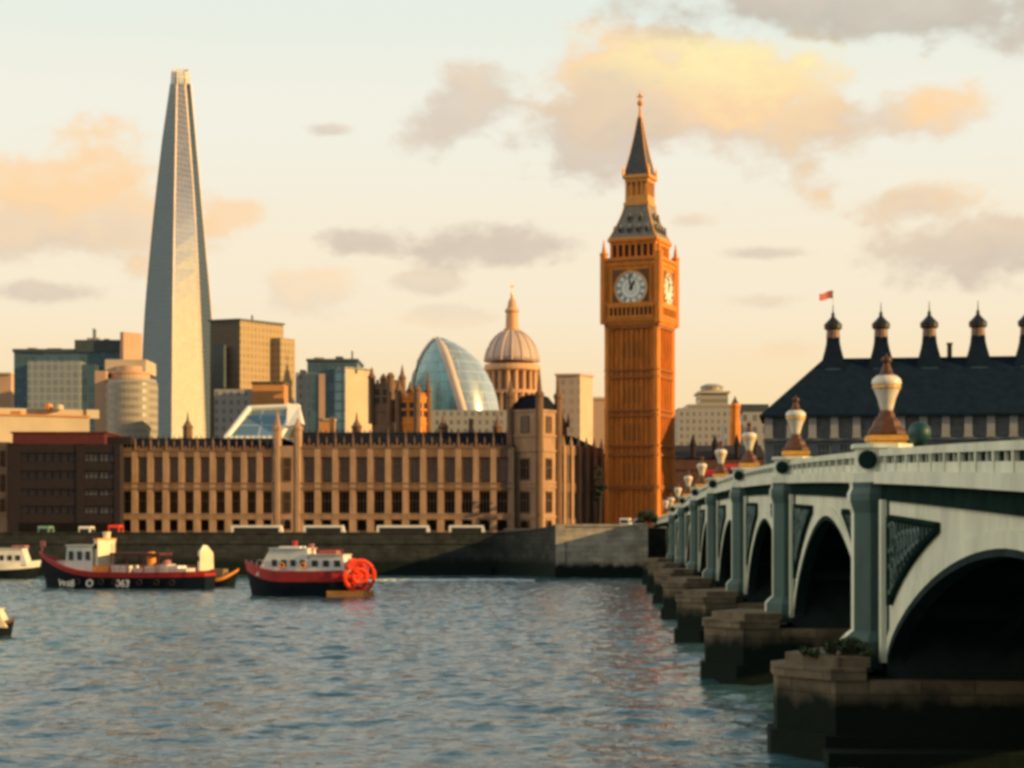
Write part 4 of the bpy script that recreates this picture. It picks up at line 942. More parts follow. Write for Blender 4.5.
# ------------------------------------------------------------------ bridge
BR_SLOPE = (605-CX)/F; BRX = 10.92; BRZ = -math.atan(BR_SLOPE)
PIERS = [26.5, 73.5, 108.5, 143.5, 178.5, 213.5, 248.5, 283.5]
def Htop(y):
    if y < 310: return CH+4.35-1.33e-4*(y-175)**2
    return CH+4.35-1.33e-4*135**2-.006*(y-310)
def bridge_world(lx, ly, z):
    v = Matrix.Rotation(BRZ, 4, 'Z') @ Vector((lx, ly, 0)); return (BRX+v.x, v.y, z)
SPRING = CH-5.3; WIDTH = 26.0
def bridge():
    root = thing('arch_bridge', 'pale green iron arch bridge on stone piers crossing the river', 'bridge', (BRX, 0, 0), BRZ)
    Bm, T, Dk, Kk = M['bridge'], M['bridge_t'], M['bridge_d'], M['bridge_k']
    def strip(name, m, xa, xb, fz0, fz1, y0, y1, n, parent=root):
        b = MB(); rings = []
        for i in range(n+1):
            y = y0+(y1-y0)*i/n; rings.append([(xa, y, fz0(y)), (xb, y, fz0(y)), (xb, y, fz1(y)), (xa, y, fz1(y))])
        b.loft(rings); return b.build(name, m, parent)
    # deck
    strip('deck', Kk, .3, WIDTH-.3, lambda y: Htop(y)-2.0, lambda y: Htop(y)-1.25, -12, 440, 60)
    strip('carriageway', M['asphalt'], 1.3, WIDTH-1.3, lambda y: Htop(y)-1.24, lambda y: Htop(y)-1.17, -12, 440, 60)
    strip('footway', M['ground'], .35, 1.29, lambda y: Htop(y)-1.24, lambda y: Htop(y)-1.03, -12, 440, 60)
    strip('footway', M['ground'], WIDTH-1.29, WIDTH-.35, lambda y: Htop(y)-1.24, lambda y: Htop(y)-1.03, -12, 440, 60)
    ends = [-12]+PIERS+[316, 440]
    def lo(p): return p+2.4
    for i in range(len(ends)-1):
        a, c = ends[i], ends[i+1]; first = i == 0; land = c == 440
        for side in (0, 1):
            sx = (lambda v: v) if side == 0 else (lambda v: WIDTH-v)
            X2 = lambda u, v: (min(sx(u), sx(v)), max(sx(u), sx(v)))
            n = max(6, int((c-a)/2.5))
            strip('cornice', Bm, *X2(-.42, .35), lambda y: Htop(y)-1.32, lambda y: Htop(y)-.86, a, c, n)
            strip('frieze', Dk, *X2(-.12, .35), lambda y: Htop(y)-1.98, lambda y: Htop(y)-1.32, a, c, n)
            # parapet: rails and posts
            b = MB(); 
            for (xa, xb, z0, z1) in ((-.22, .14, -.26, 0), (-.16, .12, -.86, -.55)):
                rings = []
                for q in range(n+1):
                    y = a+(c-a)*q/n; x_ = X2(xa, xb); rings.append([(x_[0], y, Htop(y)+z0), (x_[1], y, Htop(y)+z0), (x_[1], y, Htop(y)+z1), (x_[0], y, Htop(y)+z1)])
                b.loft(rings)
            npst = int((c-a)/2.4)
            for q in range(npst+1):
                y = a+(c-a)*q/npst; x_ = X2(-.2, .1); b.box(x_[0], x_[1], y-.13, y+.13, Htop(y)-.9, Htop(y)-.1)
                if q < npst:
                    y2 = y+(c-a)/npst/2; x_ = X2(-.12, .08); b.box(x_[0], x_[1], y2-.05, y2+.05, Htop(y2)-.6, Htop(y2)-.2)
            b.build('parapet', Bm, root)
            strip('parapet_dark_backing', Dk, *X2(-.03, .05), lambda y: Htop(y)-.57, lambda y: Htop(y)-.24, a, c, n)  # added dark strip gives the parapet gaps their dark look
        if land:
            w = MB(); w.box(-.05, WIDTH, 330, 440, 2, 10.0-1.3); w.build('approach_wall', M['abut'], root); continue
        y0 = a+2.3 if a > 0 else a; y1 = c-2.3 if c != 316 else c-1.2
        cen = (y0+y1)/2; hs = (y1-y0)/2
        rise = (CH-.75 if i == 1 else min(Htop(cen)-2.95, CH+.35))-SPRING
        def arch(y):
            u = min(1, abs(y-cen)/hs); return SPRING+rise*(.55*(1-u**1.75)+.45*math.sqrt(max(0, 1-u**2)))
        ys = [cen-hs*math.cos(math.pi*q/48) for q in range(49)]
        for side in (0, 1):
            sx = (lambda v: v) if side == 0 else (lambda v: WIDTH-v)
            X2 = lambda u, v: (min(sx(u), sx(v)), max(sx(u), sx(v)))
            b = MB(); x_ = X2(0, .5)
            b.loft([[(x_[0], y, arch(y)), (x_[1], y, arch(y)), (x_[1], y, Htop(y)-1.98), (x_[0], y, Htop(y)-1.98)] for y in ys]); b.build('spandrel', Bm, root)
            # raised arch ring, with a dark inner line
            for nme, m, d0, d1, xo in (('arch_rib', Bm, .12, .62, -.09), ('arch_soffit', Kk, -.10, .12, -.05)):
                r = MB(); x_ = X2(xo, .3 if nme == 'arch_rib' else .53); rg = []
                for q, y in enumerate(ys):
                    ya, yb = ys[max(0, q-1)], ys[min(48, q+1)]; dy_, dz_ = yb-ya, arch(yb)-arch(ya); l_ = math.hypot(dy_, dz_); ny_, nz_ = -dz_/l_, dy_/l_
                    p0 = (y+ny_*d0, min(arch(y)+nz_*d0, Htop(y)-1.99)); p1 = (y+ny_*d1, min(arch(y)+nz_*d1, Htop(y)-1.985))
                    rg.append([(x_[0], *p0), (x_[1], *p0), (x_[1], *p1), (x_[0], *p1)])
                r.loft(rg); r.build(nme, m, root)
            if a > 0 and side == 0:
                for en in (0, 1):          # pierced triangular panels in the corners of the spandrel
                    yc = y0 if en == 0 else y1; s_ = 1 if en == 0 else -1
                    ext = min(hs*.60, 12.5); ytop = lambda y: Htop(y)-2.62
                    def inner(y): return arch(y)+1.05+.6*min(1, (hs/22)**3)
                    ysn = [yc+s_*(.7+(ext-.7)*q/30) for q in range(31)]
                    pts = [y for y in ysn if inner(y) < ytop(y)-.08]
                    if len(pts) < 3: continue
                    fr = MB(); rg = [[(-.06, y, inner(y)), (.2, y, inner(y)), (.2, y, ytop(y)), (-.06, y, ytop(y))] for y in pts]; fr.loft(rg)
                    mo = MB(); loop = [(-.1, y, ytop(y)) for y in pts]+[(-.1, y, inner(y)) for y in reversed(pts)]; mo.tube(loop+[loop[0]], .13, 6); tr = fr; tr.cur = 1
                    for q in range(1, len(pts)-1, 2):
                        y = pts[q]; zz0, zz1 = inner(y), ytop(y); h_ = zz1-zz0; rr_ = min(.55, h_*.28)
                        tr.tube([(-.1, y, zz0), (-.1, y, zz1)], .05, 5)
                        if h_ > .8:
                            nn = max(1, int(h_/(2.2*rr_)))
                            for w_ in range(nn):
                                zc = zz1-(w_+.5)*h_/nn; tr.tube([(-.12, y+rr_*math.cos(t*math.pi/5), zc+rr_*math.sin(t*math.pi/5)) for t in range(11)], .07, 5)
                    pan = fr.build('spandrel_panel', [Dk, T], root); mo.build('panel_moulding', Dk, pan)
        # girders under the deck: seven ribs and cross bracing
        for gx in (4.2, 8.5, 13, 17.5, 21.8):
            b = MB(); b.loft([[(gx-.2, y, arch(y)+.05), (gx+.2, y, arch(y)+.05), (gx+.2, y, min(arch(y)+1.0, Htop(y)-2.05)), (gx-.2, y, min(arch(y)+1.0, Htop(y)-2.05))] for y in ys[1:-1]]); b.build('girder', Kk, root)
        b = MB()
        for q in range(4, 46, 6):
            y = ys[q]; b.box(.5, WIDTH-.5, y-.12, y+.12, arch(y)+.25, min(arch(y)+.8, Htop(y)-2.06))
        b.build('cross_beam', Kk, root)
    # piers
    noses = {26.5: -4.6, 73.5: -4.15, 108.5: -5.05, 143.5: -5.3, 178.5: -5.3, 213.5: -5.2, 248.5: -5.1, 283.5: -5.0}
    pier_proto = None
    for p in PIERS:
        H = Htop(p); nx = noses[p]
        st = MB(); hw = 3.2
        st.prism([(nx+2.0, p-hw), (WIDTH-nx-2, p-hw), (WIDTH-nx, p), (WIDTH-nx-2, p+hw), (nx+2.0, p+hw), (nx, p+.6), (nx, p-.9)], -4, 3.1)
        st.prism([(nx+1.6, p-hw-.25), (WIDTH-nx-1.6, p-hw-.25), (WIDTH-nx+.3, p), (WIDTH-nx-1.6, p+hw+.25), (nx+1.6, p+hw+.25), (nx-.25, p+.7), (nx-.25, p-1.0)], -4, 1.0)
        st.prism([(nx+1.8, p-hw-.12), (-1.0, p-hw-.12), (-1.0, p+hw+.12), (nx+1.8, p+hw+.12), (nx-.12, p+.6), (nx-.12, p-.95)], 3.1, 3.55)
        st.prism([(nx+2.1, p-hw+.3), (-.8, p-hw+.3), (-.8, p+hw-.3), (nx+2.1, p+hw-.3), (nx+.4, p)], 3.55, 3.95)
        if p == 73.5: st.prism([(nx+1.5, p-hw-1.9), (WIDTH-nx-1.6, p-hw-1.9), (WIDTH-nx-1.6, p-hw+.5), (nx+1.5, p-hw+.5)], -4, .55)
        pr = st.build('pier', M['pier'], root)
        up = MB(); up.box(-.08, WIDTH+.08, p-2.35, p+2.35, 3.1, H-2.0); up.build('pier_core', Kk, root)
        c = MB(); oc = R(22.5)
        c.lathe([(1.5, SPRING-.35), (1.5, SPRING+.75), (1.25, SPRING+1.0), (1.05, SPRING+1.15), (1.05, H-2.5), (1.16, H-2.2), (1.22, H-2.0), (1.22, H-1.75), (1.1, H-1.5), (1.12, H-1.3)], 8, (-.12, p), oc)
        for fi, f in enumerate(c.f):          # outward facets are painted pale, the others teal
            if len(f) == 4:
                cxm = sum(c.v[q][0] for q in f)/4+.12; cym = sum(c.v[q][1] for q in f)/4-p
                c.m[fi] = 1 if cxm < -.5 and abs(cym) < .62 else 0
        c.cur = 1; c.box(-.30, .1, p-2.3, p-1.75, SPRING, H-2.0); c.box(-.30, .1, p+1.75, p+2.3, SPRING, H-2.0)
        c.cur = 0; c.box(-.24, .1, p-1.75, p+1.75, SPRING, H-2.01)
        c.build('turret_column', [T, Bm], root)
        d = MB(); d.lathe([(1.25, H-1.3), (1.25, H-.95), (1.1, H-.9), (1.1, H+.02), (1.25, H+.05), (1.25, H+.22)], 8, (.05, p), oc); d.build('parapet_die', Bm, root)
        bs = MB(); bs.lathe([(.38, 0), (.38, .1), (.22, .16)], 12); bo = bs.build('boss', Dk, root); bo.location = (-.62, p-.95, H-.42); bo.rotation_euler = (R(90), 0, R(-22))
bridge()

# lamps on the piers
def make_lamp():
    root = thing('bridge_lamp', '', 'street lamp', group='lamps along the bridge parapet')
    b = MB(); oc = R(22.5)
    b.sqs([(.76, 0), (.76, .12), (.84, .14), (.84, .34)]); b.build('gilt_plinth', M['lampgold'], root)
    b = MB(); b.lathe([(.86, .38), (.86, .5), (.66, .72), (.6, .9), (.4, 1.08), (.34, 1.22), (.3, 1.32)], 8, (0, 0), oc); b.build('base', M['lampbrown'], root)
    b = MB(); b.lathe([(.26, 1.3), (.30, 1.45), (.42, 1.85), (.58, 2.18), (.60, 2.22)], 16); b.build('urn', M['lampcream'], root, smooth=True)
    b = MB(); b.lathe([(.62, 2.20), (.64, 2.25), (.62, 2.30)], 16); b.build('urn_band', M['lampgold'], root)
    b = MB(); b.lathe([(.60, 2.28), (.66, 2.42), (.62, 2.58), (.44, 2.72)], 16); b.build('urn_lid', M['lampcream'], root, smooth=True)
    b = MB(); b.lathe([(.46, 2.70), (.3, 2.80), (.22, 2.98), (.17, 3.15), (.12, 3.2), (.2, 3.26), (.24, 3.36), (.18, 3.46), (.05, 3.52), (.03, 3.62)], 12); b.build('finial', M['lampbrown'], root, smooth=True)
    return root
lamp = make_lamp(); lamp_spots = PIERS[1:]+[313, 340]
lamp_labels = ['big cream urn lamp on the nearest bridge pier, in front of the slate roof', 'cream urn lamp on the second bridge pier from the right', 'cream urn lamp on the third bridge pier, beneath the slim gold turret',
    'small cream urn lamp on the bridge just right of the red bus', 'small cream urn lamp on the bridge just left of the red bus front', 'small cream urn lamp sixth along the bridge from the right', 'small cream urn lamp seventh along the bridge, near the far bank',
    'tiny cream urn lamp where the bridge meets the far bank', 'tiny cream urn lamp on the approach, closest to the clock tower foot']
for i, y in enumerate(lamp_spots):
    o = lamp if i == 0 else copy_tree(lamp)
    o.location = bridge_world(.25, y, Htop(y)+(.22 if y < 300 else 0)); o.rotation_euler = (0, 0, BRZ); o.scale = (.9, .9, 1); o['label'] = lamp_labels[i]
def globe_bollard():
    p = bridge_world(.95, 70, Htop(70)-1.03); root = thing('globe_bollard', 'dark teal globe on a short post behind the near parapet', 'bollard', p)
    b = MB(); b.lathe([(.26, 0), (.26, .15), (.14, .25), (.12, 1.1), (.2, 1.2), (.2, 1.26)], 12); b.build('post', M['bridge_d'], root)
    b = MB(); b.lathe([(.04+.40*math.sin(math.pi*i/12), 1.62-.42*math.cos(math.pi*i/12)) for i in range(13)], 20); b.build('globe', M['teal'], root, smooth=True)
globe_bollard()

# ------------------------------------------------------------------ vehicles
def make_van(name, label, cat, m, L, w_, h_, loc, rz, group=None, coach=False):
    root = thing(name, label, cat, loc, rz, group)
    b = MB(); hw = w_/2
    prof = [(-L/2, .35), (-L/2, h_*.9), (-L/2+.15, h_), (L/2-(.5 if coach else 1.5), h_), (L/2-(.15 if coach else .9), h_*.58), (L/2, h_*.48), (L/2, .35)]
    b.loft([[(x, -hw, zz) for x, zz in prof], [(x, hw, zz) for x, zz in prof]]); b.build('body', m, root)
    for s_ in (-1, 1):
        q = MB(); q.box(-L/2+.5, L/2-(.8 if coach else 1.9), s_*hw-.02, s_*hw+.02, h_*.55, h_*.86); q.build('side_window', M['carglass'], root)
    q = MB(); q.box(-L/2-.02, -L/2+.05, -hw+.25, hw-.25, h_*.55, h_*.84); q.build('rear_window', M['carglass'], root)
    for x in (-L/2+L*.2, L/2-L*.18):
        for s_ in (-1, 1):
            q = MB(); n = 14; q.loft([[(x+.36*math.cos(2*math.pi*i/n), s_*(hw-.2)+yy, .36+.36*math.sin(2*math.pi*i/n)) for i in range(n)] for yy in (-.13, .22)]); q.build('wheel', M['rubber'], root)
    return root
gp = 'white coaches parked along the quay'
for i, (a, b, lab) in enumerate(((232, 284, 'white coach roof over the quay wall behind the gap between the boats'), (304, 346, 'shorter white coach roof over the quay wall above the red boat'),
        (377, 431, 'long white coach roof over the quay wall right of the red boat'), (449, 486, 'white coach roof over the quay wall nearest the palace corner pavilion'))):
    L = PX(b, 338)-PX(a, 338); make_van('coach', lab, 'coach', M['white'], L, 2.4, 2.95, (PX((a+b)/2, 338), 338, GZ), 0, gp, True)
make_van('white_van', 'white van on the quay in front of the dark brick block', 'van', M['white'], 5, 2.1, 2.75, (PX(85, 337), 339, GZ), R(90))
make_van('red_van', 'bright red van on the quay between brick block and palace', 'van', M['redbright'], 5, 2.0, 3.0, (PX(113, 337), 340, GZ), R(90))
make_van('green_van', 'pale green van on the quay before the brick block shopfront', 'van', mat('pale_green_van', (.16,.30,.24), .4, 0, .1, 1), 5, 2.0, 2.8, (PX(44, 337), 339, GZ), R(90))
make_van('white_van', 'white van at the clock tower foot, left of two', 'van', M['white'], 4.6, 2.0, 2.2, (PX(626, 385), 385, 8.2), R(78), 'white vans at the tower foot')
make_van('white_van', 'white van at the clock tower foot, right of two', 'van', M['white'], 4.6, 2.0, 2.1, (PX(639, 380), 380, 8.2), R(84), 'white vans at the tower foot')
def bus():
    y = 237; p = bridge_world(2.6, y, Htop(y)-1.17); root = thing('double_decker_bus', 'red double-decker bus crossing the bridge behind the lamps', 'bus', p, BRZ)
    b = MB(); prof = [(-5, .35), (-5, 4.0), (-4.8, 4.25), (4.7, 4.25), (5, 4.0), (5, .35)]
    b.loft([[(-1.22, yy, zz) for yy, zz in prof], [(1.22, yy, zz) for yy, zz in prof]]); b.build('body', M['red'], root)
    for z0, z1 in ((1.3, 2.05), (2.75, 3.5)):
        for s_ in (-1, 1): q = MB(); q.box(s_*1.23-.02, s_*1.23+.02, -4.5, 4.5, z0, z1); q.build('side_window', M['carglass'], root)
        q = MB(); q.box(-1.0, 1.0, -5.03, -4.95, z0, z1); q.build('rear_window', M['carglass'], root)
    for yy in (-3.2, 3.2):
        for s_ in (-1, 1):
            q = MB(); n = 14; q.loft([[(s_*1.05+xx, yy+.48*math.cos(2*math.pi*i/n), .48+.48*math.sin(2*math.pi*i/n)) for i in range(n)] for xx in (-.14, .2)]); q.build('wheel', M['rubber'], root)
bus()

vb = bridge_world(3.0, 203, Htop(203)-1.17); make_van('grey_van', 'pale blue-grey van on the bridge between the lamps beside the red bus', 'van', mat('blue_grey_van', (.30,.36,.38), .4, 0, .1, 1), 5.2, 2.0, 2.7, vb, R(90)+BRZ)
vb = bridge_world(2.5, 192, Htop(192)-1.17); make_van('red_van', 'red van on the bridge right of the pale blue-grey van', 'van', M['red'], 5.6, 2.1, 3.1, vb, R(90)+BRZ)
vb = bridge_world(2.8, 262, Htop(262)-1.17); make_van('black_van', 'black van on the bridge beyond the red bus', 'van', M['black'], 5.2, 2.0, 2.6, vb, R(90)+BRZ)

# ------------------------------------------------------------------ plants
def leaf_cloud(mb, c, rad, n, size, squash=1.0, rng=random):
    for _ in range(n):
        while True:
            p = Vector((rng.uniform(-1, 1), rng.uniform(-1, 1), rng.uniform(-1, 1)))
            if .25 < p.length < 1: break
        p = Vector((c[0]+p.x*rad, c[1]+p.y*rad, c[2]+p.z*rad*squash))
        a = Vector((rng.gauss(0, 1), rng.gauss(0, 1), rng.gauss(0, 1))).normalized(); b = a.orthogonal().normalized(); s_ = size*rng.uniform(.6, 1.3)
        mb.add([tuple(p-a*s_), tuple(p+b*s_*.5), tuple(p+a*s_), tuple(p-b*s_*.5)], [(0,1,2,3)])
def tree(name, label, px, Y, z0, h_, w_, leaf, n=700):
    root = thing(name, label, 'tree', (PX(px, Y), Y, z0)); t = MB()
    t.tube([(0,0,0), (.05,0,h_*.3), (.1,.05,h_*.6), (0,0,h_*.9)], [.22, .17, .1, .03], 8)
    for i in range(6): a = i*1.05; t.tube([(0,0,h_*(.3+.06*i)), (w_*.35*math.cos(a), w_*.35*math.sin(a), h_*(.5+.06*i))], [.08, .02], 5)
    t.build('trunk', M['bark'], root); c = MB(); rg = random.Random(int(px))
    for i in range(11): leaf_cloud(c, (rg.uniform(-w_, w_)*.38, rg.uniform(-w_, w_)*.38, h_*rg.uniform(.38, .9)), w_*rg.uniform(.16, .27), n//11, .26, .8, rg)
    c.build('crown', leaf, root)
tree('small_tree', 'dark bushy tree at the clock tower foot behind the abutment', 648, 378, 8.2, 4.2, 4.2, M['leafdk'], 1400)
tree('slender_tree', 'slender dark tree in the gap between palace wing and clock tower', 600, 392, 8.2, 14.5, 2.6, M['leafdk'], 3300)
def shrub(label, lx, ly, z, w_, h_, n, seed):
    p = bridge_world(lx, ly, z); root = thing('shrub', label, 'shrub', p, 0); s = MB(); rg = random.Random(seed)
    for i in range(7): s.tube([(0,0,-.05), (rg.uniform(-w_, w_)*.4, rg.uniform(-.5, .5), h_*.7)], [.05, .02], 5)
    s.build('stem', M['bark'], root); c = MB()
    for i in range(9): leaf_cloud(c, (rg.uniform(-w_, w_)*.5, rg.uniform(-.6, .6), h_*rg.uniform(.1, .6)), h_*.42, n//9, .11, .8, rg)
    c.build('leaves', M['leaf'], root)
shrub('dark green shrub sprouting on the nearest stone pier', -1.6, 71.6, 3.95, 1.5, .75, 1000, 5)
shrub('small weed tuft on the outer edge of the nearest stone pier', -2.9, 72.2, 3.95, .6, .35, 260, 9)

# ------------------------------------------------------------------ boats
def hull(root, L, B, fb, bow, stern, strake, m_low, m_up, bowdir=-1, rake=1.6, m_deck=None):
    """bow towards bowdir * x; fb freeboard amidships, bow and stern extra sheer"""
    n = 26; st = []
    for i in range(n+1):
        t = i/n                                                     # 0 bow, 1 stern
        hb = B/2*(1-(1-min(1, t/.38))**2.2)*(1-.35*max(0, (t-.75)/.25)**2); hb = max(hb, .06)
        sheer = fb+bow*max(0, 1-t/.42)**2+stern*max(0, (t-.62)/.38)**2
        st.append((t, hb, sheer))
    def xx(t, f): return bowdir*(L/2-t*L-(1-f)*rake*(max(0, 1-t/.3)**1.2)+(0.0)) if True else 0
    low = MB(); up = MB(); dk = MB(); rl, ru = [], []
    for t, hb, sh in st:
        zs = sh-strake
        rl.append([(xx(t, 0), 0, -.9), (xx(t, .15), hb*.62, -.6), (xx(t, .5), hb*.88, 0), (xx(t, .85), hb*.97, zs), (xx(t, .85), -hb*.97, zs), (xx(t, .5), -hb*.88, 0), (xx(t, .15), -hb*.62, -.6)])
        ru.append([(xx(t, .85), hb*.97+.03, zs-.02), (xx(t, 1), hb+.05, sh), (xx(t, 1), hb-.1, sh), (xx(t, 1), hb-.1, sh-.45*min(1, strake)), (xx(t, 1), -hb+.1, sh-.45*min(1, strake)), (xx(t, 1), -hb+.1, sh), (xx(t, 1), -hb-.05, sh), (xx(t, .85), -hb*.97-.03, zs-.02)])
    low.loft(rl); up.loft(ru)
    h = low.build('hull', m_low, root); u = up.build('bulwark', m_up, root)
    return st
def house(name, root, x0, x1, w_, z0, z1, m, rake0=0.0, rake1=0.0, roof=.12, roofm=None, wins=0, wz=(.45, .8)):
    b = MB(); b.loft([[(x0, -w_/2, z0), (x1, -w_/2, z0), (x1, w_/2, z0), (x0, w_/2, z0)], [(x0+rake0, -w_/2*.94, z1), (x1-rake1, -w_/2*.94, z1), (x1-rake1, w_/2*.94, z1), (x0+rake0, w_/2*.94, z1)]])
    o_ = b.build(name, m, root)
    if roof:
        r = MB(); r.box(x0+rake0-.15, x1-rake1+.15, -w_/2-.1, w_/2+.1, z1, z1+roof); r.build('roof', roofm or m, o_)
    zz0, zz1 = z0+(z1-z0)*wz[0], z0+(z1-z0)*wz[1]
    for i in range(wins):
        L_ = (x1-rake1)-(x0+rake0); xc = x0+rake0+L_*(i+.5)/wins; ww = L_/wins*.52
        q = MB(); q.box(xc-ww/2, xc+ww/2, -w_/2-.04, -w_/2*.93, zz0, zz1); q.build('window', M['carglass'], o_)
    return o_
def hull_text(body, x, y, z, size, root):
    cu = bpy.data.curves.new('lettering', 'FONT'); cu.body = body; cu.size = size; cu.align_x = 'CENTER'; cu.extrude = .015; cu.offset = .035
    t = bpy.data.objects.new('lettering', cu); COL.objects.link(t); bpy.context.view_layer.update()
    me = bpy.data.meshes.new_from_object(t.evaluated_get(bpy.context.evaluated_depsgraph_get())); bpy.data.objects.remove(t)
    me.materials.clear(); me.materials.append(M['white']); o_ = bpy.data.objects.new('lettering', me); COL.objects.link(o_); o_.parent = root; o_.location = (x, y, z); o_.rotation_euler = (R(86), 0, 0)
    return o_
def barge():
    Y = 262.0; k = Y/F; x0, x1 = PX(33, Y), PX(214, Y); L = x1-x0; cx = (x0+x1)/2
    root = thing('cargo_boat', 'long navy boat with red bulwark, white wheelhouse and hull lettering', 'boat', (cx, Y, 0), R(-15)); cA = math.cos(R(-15)); X = lambda px: (PX(px, Y)-cx)/cA; z = lambda py: PZ(py, Y-2)
    st = hull(root, L/cA, 5.6, z(572), z(552)-z(572), .25, .75, M['navy'], M['red'], -1, 2.4)
    dz = z(573)
    house('forecastle', root, X(51), X(70), 2.1, dz-.3, z(562), M['white'], .9, .1, .08)
    wh = house('wheelhouse', root, X(67), X(97), 3.6, dz-.4, z(546), M['white'], .35, .1, .14, M['white'], 3, (.52, .82))
    q = MB(); pts = [(X(96.5), -1.2), (X(102.5), -1.75), (X(113.5), .5), (X(105), 1.6)]; q.prism(pts, dz-.4, z(540)); cw = q.build('companionway', M['cream'], root)
    q = MB(); q.prism([(x+(.12 if i == 2 else -.1 if i == 0 else 0), y*1.08) for i, (x, y) in enumerate(pts)], z(540), z(538.6)); q.build('roof', M['orange'], cw)
    q = MB(); q.prism([(X(97.6), -1.36), (X(97.8), -1.42), (X(101.3), -1.74), (X(101.1), -1.60)], z(549), z(544)); q.build('window', M['carglass'], cw)
    b = MB(); b.lathe([(.5, z(539)), (.5, z(534)), (.6, z(533.5)), (.55, z(532))], 12, (X(105), .2)); b.build('funnel', M['cream'], root)
    b = MB(); b.box(X(97.6), X(113), -1.9, 1.9, dz-.4, z(566)); b.build('engine_casing', M['orange'], root)
    b = MB()
    for px in (120, 131, 143, 156, 170, 181, 190): 
        h_ = random.uniform(564, 569); b.box(X(px)-.75, X(px)+.7, -1.5+random.uniform(-.3, .3), 1.2, dz-.4, z(h_)); 
    b.build('deck_bench', M['white'], root)
    for px, pt, m in ((154, 552, M['orange']), (170, 560, M['pink'])): 
        b = MB(); b.lathe([(.62, dz-.4), (.62, z(pt+4)), (.7, z(pt+3)), (.45, z(pt))], 12, (X(px), -.3)); b.build('vent_cowl', m, root)
    for px, pt in ((114.5, 543), (170, 547)): b = MB(); b.tube([(X(px), 0, dz), (X(px), 0, z(pt))], .065, 6); b.build('mast', M['black'], root)
    b = MB()
    for px in range(116, 208, 7): b.tube([(X(px), -2.55, z(573)), (X(px), -2.55, z(565))], .035, 5)
    for py in (565, 569): b.tube([(X(116), -2.55, z(py)), (X(206), -2.5, z(py))], .035, 5)
    b.build('railing', M['pink'], root)
    b = MB(); b.box(X(116), X(168), -2.1, 2.1, z(555), z(553)); 
    for px in (117, 134, 151, 167): b.box(X(px)-.05, X(px)+.05, -2.0, -1.9, dz-.2, z(555)); b.box(X(px)-.05, X(px)+.05, 1.9, 2.0, dz-.2, z(555))
    b.build('canopy', mat('maroon_canvas', (.12,.02,.025), .9, 0, .3, 1), root)
    Lh = L/cA
    def side(x):
        t = (x+Lh/2-.8)/Lh; return -(5.6/2*(1-(1-min(1, t/.38))**2.2)*.96)-.10
    for body, px, hw in (('WIIB', 70, 1.6), ('O', 97, .5), ('063', 132, 1.3)):
        x = X(px); o_ = hull_text(body, x, side(x)-.02, .32, 1.45, root); o_.rotation_euler = (R(83), 0, math.atan2(side(x+hw)-side(x-hw), 2*hw))
    for px in (84, 110, 124, 150, 168, 184):
        x = X(px); q = MB(); q.tube([(x+.36*math.cos(t*math.pi/6), side(x)-.16, 1.0+.36*math.sin(t*math.pi/6)) for t in range(13)], .11, 6); q.build('tyre_fender', M['rubber'], root)
    q = MB(); q.tube([(X(37), 0, z(553)), (X(60), 0, z(549)), (X(84), 0, z(538))], .03, 4); q.tube([(X(84), 0, z(546)), (X(84), 0, z(536))], .05, 5); q.build('forestay', M['black'], root)
    q = MB(); q.box(X(76), X(86), -.9, .6, z(545.9), z(544.6)); q.build('raft_box', M['orange'], root)
    b = MB(); b.tube([(X(36), 0, z(552)), (X(36.5), 0, z(541))], .05, 5); b.box(X(34), X(39.5), -.04, .04, z(547), z(541)); b.build('bow_flag', M['pink'], root)
barge()
def tender():
    Y = 268.0; x0, x1 = PX(186, Y), PX(240, Y); cx = (x0+x1)/2; root = thing('tender', 'small dark boat with orange bow behind the long navy boat', 'boat', (cx, Y, 0), R(-12)); cA = math.cos(R(-12)); X = lambda px: (PX(px, Y)-cx)/cA; z = lambda py: PZ(py, Y)
    hull(root, (x1-x0)/cA, 3.2, z(578), z(568)-z(578), .1, .45, M['navy'], M['orange'], 1, 1.4)
    b = MB(); b.loft([[(X(198), -.5, .8), (X(202), -1.1, .8), (X(213), .5, .8), (X(207), 1.0, .8)], [(X(199), -.5, z(552)), (X(202.5), -1.0, z(552)), (X(212), .45, z(553)), (X(207), .9, z(553))], [(X(203), -.2, z(545)), (X(204.5), -.3, z(545)), (X(207), .2, z(546)), (X(206), .3, z(546))]]); b.build('wheelhouse', M['cream'], root)
    b = MB(); b.prism([(X(199.4), -.80), (X(199.6), -.86), (X(201.7), -1.08), (X(201.5), -1.0)], z(561), z(556)); b.build('window', M['carglass'], root)
    b = MB(); b.box(X(213), X(226), -1.0, 1.0, .8, z(569)); b.build('engine_box', M['deck'], root)
tender()
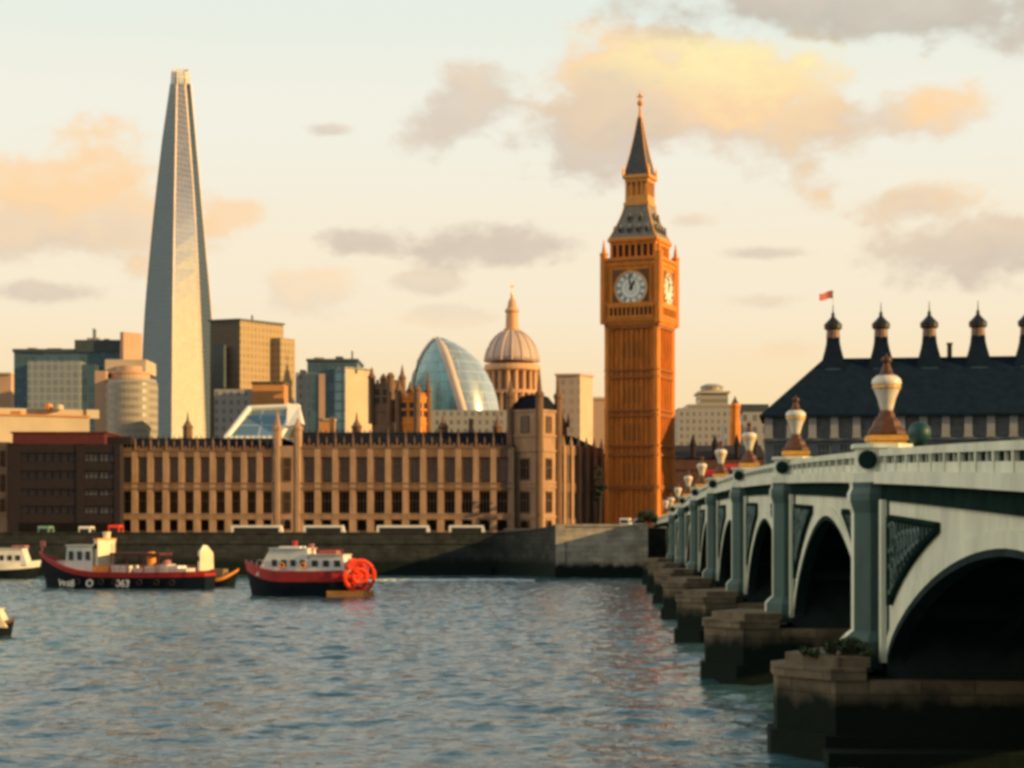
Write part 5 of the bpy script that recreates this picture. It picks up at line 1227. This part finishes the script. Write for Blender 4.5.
def red_boat():
    Y = 234.0; x0, x1 = PX(243, Y), PX(352, Y); cx = (x0+x1)/2; root = thing('passenger_boat', 'red and navy passenger boat with white cabin and paddle wheel', 'boat', (cx, Y, 0), R(-13)); cA = math.cos(R(-13)); X = lambda px: (PX(px, Y)-cx)/cA; z = lambda py: PZ(py, Y-2)
    hull(root, (x1-x0)/cA, 4.6, z(571), z(560)-z(571), .15, 1.35, M['navy'], M['red'], -1, 1.9)
    dz = z(572); house('cabin', root, X(259), X(314), 3.4, dz-.5, z(549), M['white'], 1.9, .3, .1, M['white'], 4, (.36, .60))
    house('saloon', root, X(313), X(351), 3.4, dz-.5, z(555), M['white'], .1, .4, .08, M['cream'], 3, (.45, .75))
    b = MB(); b.box(X(282), X(303), -1.2, 1.2, z(549)+.1, z(546.5)); b.build('roof_box', M['white'], root)
    for px, pt, m in ((295, 541, M['red']), (312, 544, M['pink'])):
        b = MB(); b.lathe([(.32, z(552)), (.32, z(pt+1)), (.4, z(pt+1)), (.36, z(pt))], 10, (X(px), 0)); b.build('funnel', m, root)
    for px, pb, pt in ((301, 550, 534), (341, 556, 538)): b = MB(); b.tube([(X(px), .2, z(pb)), (X(px), .2, z(pt))], .05, 5); b.build('mast', M['black'], root)
    b = MB()
    for px in range(318, 350, 5): b.tube([(X(px), -1.55, z(555)), (X(px), -1.55, z(549))], .04, 5)
    b.tube([(X(318), -1.55, z(549)), (X(348), -1.55, z(549))], .05, 5); b.build('railing', M['red'], root)
    b = MB(); b.box(X(322), X(340), -1.0, .9, z(555), z(550.5)); b.build('deck_bench', M['pink'], root)
    q = MB(); q.tube([(X(258), -.9, z(563)), (X(262), -1.5, z(560)), (X(275), -1.8, z(562))], .035, 5)
    for px, yy in ((252, -.7), (259, -1.25), (266, -1.65)): q.tube([(X(px), yy, z(570)), (X(px), yy, z(561))], .03, 5)
    q.build('bow_rail', M['white'], root)
    for px in (286, 308): q = MB(); q.tube([(X(px)+.34*math.cos(t*math.pi/6), -1.86, z(565.5)+.34*math.sin(t*math.pi/6)) for t in range(13)], .09, 6); q.build('life_ring', M['orange'], root)
    # paddle wheel at the stern
    r = 1.95; wc = (X(357), -.2, z(575)-.1); n = 20; wheel = MB()
    for yy in (-1.5, 1.1):
        for rr in (r, r*.45): wheel.tube([(rr*math.cos(2*math.pi*i/n), yy, rr*math.sin(2*math.pi*i/n)) for i in range(n+1)], .27, 6)
        for i in range(3):
            a = 2*math.pi*i/6; wheel.tube([(-r*math.cos(a), yy, -r*math.sin(a)), (r*math.cos(a), yy, r*math.sin(a))], .15, 5)
    for i in range(10):
        a = 2*math.pi*i/10; c_, s_ = math.cos(a), math.sin(a)
        wheel.loft([[(c_*q-s_*.05, -1.5, s_*q+c_*.05), (c_*q+s_*.05, -1.5, s_*q-c_*.05), (c_*q+s_*.05, 1.1, s_*q-c_*.05), (c_*q-s_*.05, 1.1, s_*q+c_*.05)] for q in (r*.72, r*1.04)])
    wo_ = wheel.build('paddle_wheel', M['redbright'], root, loc=wc); wo_.rotation_euler = (0, 0, R(38))
    b = MB(); b.box(X(334), X(371), -2.6, 1.8, -.3, z(591)+.05); b.build('wheel_sponson', M['orange'], root)
red_boat()
def white_launch():
    Y = 310.0; x0, x1 = PX(-60, Y), PX(41, Y); cx = (x0+x1)/2; root = thing('white_launch', 'long low white launch moored at the left edge behind the navy boat', 'boat', (cx, Y, 0)); X = lambda px: PX(px, Y)-cx; z = lambda py: PZ(py, Y)
    hull(root, x1-x0, 4.4, z(563), .5, .2, 1.1, M['navy'], M['white'], 1, 1.5)
    house('cabin', root, X(-50), X(30), 3.4, z(565), z(549), M['white'], .4, .9, .12, M['white'], 9, (.30, .62))
    b = MB(); b.box(X(14), X(27), -1.3, 1.3, z(548)+.12, z(545.5)); b.build('roof_rack', M['pink'], root)
white_launch()
def near_bow():
    Y = 150.0; x0, x1 = PX(-70, Y), PX(15.5, Y); cx = (x0+x1)/2; root = thing('motor_boat', 'small dark motor boat bow cut by the left edge on open water', 'boat', (cx, Y, 0)); X = lambda px: PX(px, Y)-cx; z = lambda py: PZ(py, Y)
    hull(root, x1-x0, 2.3, z(625), z(617)-z(625), .05, .3, M['navy'], mat('brown_gunwale', (.15,.07,.05), .5, 0, .2, 2), 1, .7)
    house('cabin', root, X(-45), X(9), 1.7, z(627), z(609), M['cream'], .2, .7, .06, M['cream'], 3, (.4, .75))
near_bow()
